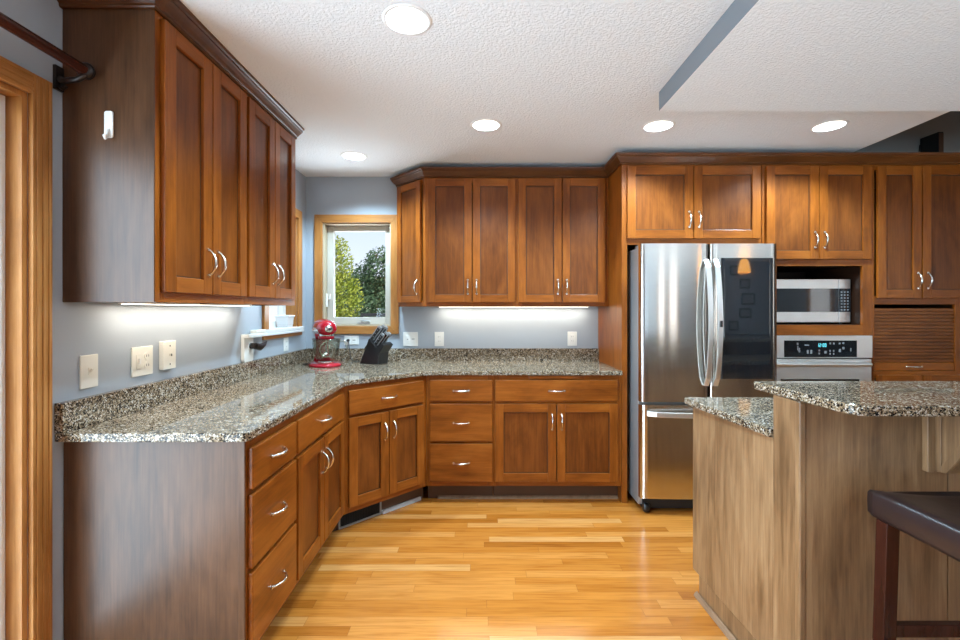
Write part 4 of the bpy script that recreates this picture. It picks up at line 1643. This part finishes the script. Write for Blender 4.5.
for (x, z, w_, h_), lb in zip(spots, nm):
    p = thing('picture_frame', lb, 'picture', (x, YR + .001, z), 0, 'framed pictures on the rear wall')
    mb = MB()
    mb.box(-w_ / 2, w_ / 2, 0, .02, -h_ / 2, -h_ / 2 + .03).box(-w_ / 2, w_ / 2, 0, .02, h_ / 2 - .03, h_ / 2)
    mb.box(-w_ / 2, -w_ / 2 + .03, 0, .02, -h_ / 2 + .03, h_ / 2 - .03).box(w_ / 2 - .03, w_ / 2, 0, .02, -h_ / 2 + .03, h_ / 2 - .03)
    mb.build('frame', 'black', p)
    MB().box(-w_ / 2 + .03, w_ / 2 - .03, .002, .010, -h_ / 2 + .03, h_ / 2 - .03).build('print', 'picture', p)
p = thing('pendant_lamp', 'amber glass pendant lamp over the dining end, mirrored in the refrigerator glass', 'pendant lamp', (4.02, -1.0, 2.0))
MB().lathe([(.04, .11), (.07, .09), (.10, .0), (.118, -.08), (.115, -.10)], 24, cap=False).build('shade', 'amber', p)
MB().tube([(0, 0, .12), (0, 0, .341)], .006, 8).build('cord', 'black', p)

t = thing('sideboard', 'long black sideboard against the rear wall, mirrored in the refrigerator glass', 'sideboard', (5.2, YR + .02, 0))
MB().box(-.9, .9, 0, .42, .08, .84).build('body', 'black_matte', t, bevel=0.004)
for x in (-.88, -.29, .30):
    MB().box(x, x + .58, .4205, .438, .12, .81).build('door', 'black', t, bevel=0.003)
for x in (-.85, .80):
    for y in (.03, .36):
        MB().box(x, x + .05, y, y + .05, 0, .0795).build('leg', 'black', t)

# ------------------------------------------------------------------ outdoors, beyond the windows
lawn = MB().box(-40, 30, 4.3, 60, -.9, -.8).box(-40, -3.2, -8, 4.3, -.9, -.8).build('ground_outside', 'lawn')
lawn['kind'] = 'structure'


def tree(name, label, base, trunk_h, blobs, leaf, n, size, seed, kind='leaf'):
    rnd = random.Random(seed)
    t = thing(name, label, 'tree', base)
    MB().tube([(0, 0, 0), (.05, 0, trunk_h * .5), (0, .05, trunk_h)], [.16, .12, .07], 10).build('trunk', 'bark', t)
    v, f = [], []
    tot = sum(b[3] ** 2 for b in blobs)
    for (cx, cy, cz, r_, sz) in blobs:
        k = int(n * r_ ** 2 / tot)
        for _ in range(k):
            d = Vector((rnd.gauss(0, 1), rnd.gauss(0, 1), rnd.gauss(0, 1))).normalized()
            p = Vector((cx, cy, cz)) + Vector((d.x * r_, d.y * r_, d.z * r_ * sz)) * (rnd.uniform(.55, 1.05))
            q = Vector((rnd.gauss(0, 1), rnd.gauss(0, 1), rnd.gauss(0, 1))).normalized()
            q2 = q.orthogonal().normalized()
            q3 = q.cross(q2)
            s_ = size * rnd.uniform(.6, 1.3)
            o_ = len(v)
            v += [p - q2 * s_, p + q3 * s_ * .5, p + q2 * s_, p - q3 * s_ * .5]
            f.append((o_, o_ + 1, o_ + 2, o_ + 3))
    MB().add(v, f).build('crown', leaf, t)
    return t


tree('broadleaf_tree', 'yellow-green leafy tree at the left of the view through the back window', (-3.75, 11, -.8), 2.2,
     [(.0, 0, 3.28, .62, 1.25), (-.55, .1, 2.8, .70, 1.1), (.28, -.1, 2.4, .62, 1.15), (-.2, -.2, 1.5, .85, .9)], 'leaf_y', 15000, .042, 3)
tree('evergreen_tree', 'dark green dense tree at the right of the view through the back window', (-3.05, 13.6, -.8), 2.5,
     [(.15, 0, 3.2, .75, 1.1), (-.55, 0, 2.6, .75, 1.2), (.78, 0, 3.35, .66, 1.5), (0, -.2, 1.8, 1.3, .7)], 'leaf_d', 18000, .050, 5)
tree('evergreen_tree', 'darkest broad tree behind the two trees in the back window view', (-4.0, 17.5, -.8), 2.5,
     [(-.9, 0, 2.3, 1.3, .9), (.4, 0, 2.2, 1.3, .9), (1.6, .1, 2.2, 1.2, .9)], 'leaf_d', 14000, .075, 6)
tree('shrub', 'low yellowish shrub in front of the trees outside', (-2.55, 8.6, -.8), .5,
     [(-.35, 0, 1.45, .55, .9), (.25, 0, 1.3, .45, .8)], 'leaf_y', 5000, .032, 8)
t = thing('deck_railing', 'black metal railing outside, low in the back window view', 'railing', (-1.95, 7.4, -.8))
mb = MB()
mb.box(.0, .9, -.03, .03, 2.03, 2.08)
mb.build('top_rail', 'black', t)
for x in (.0, .30, .85):
    MB().box(x, x + .04, -.025, .025, 0, 2.03).build('post', 'black', t)
t = thing('neighbouring_house', 'white-sided wall seen outside through the side window', 'house', (-5.2, 7.2, -.8), math.radians(-30))
MB().box(-2.2, 1.2, 0, .3, 0, 4.5).build('siding', 'siding', t)
MB().box(-.7, .1, -.04, -.001, 1.6, 3.0).build('window_frame', 'white_paint', t)
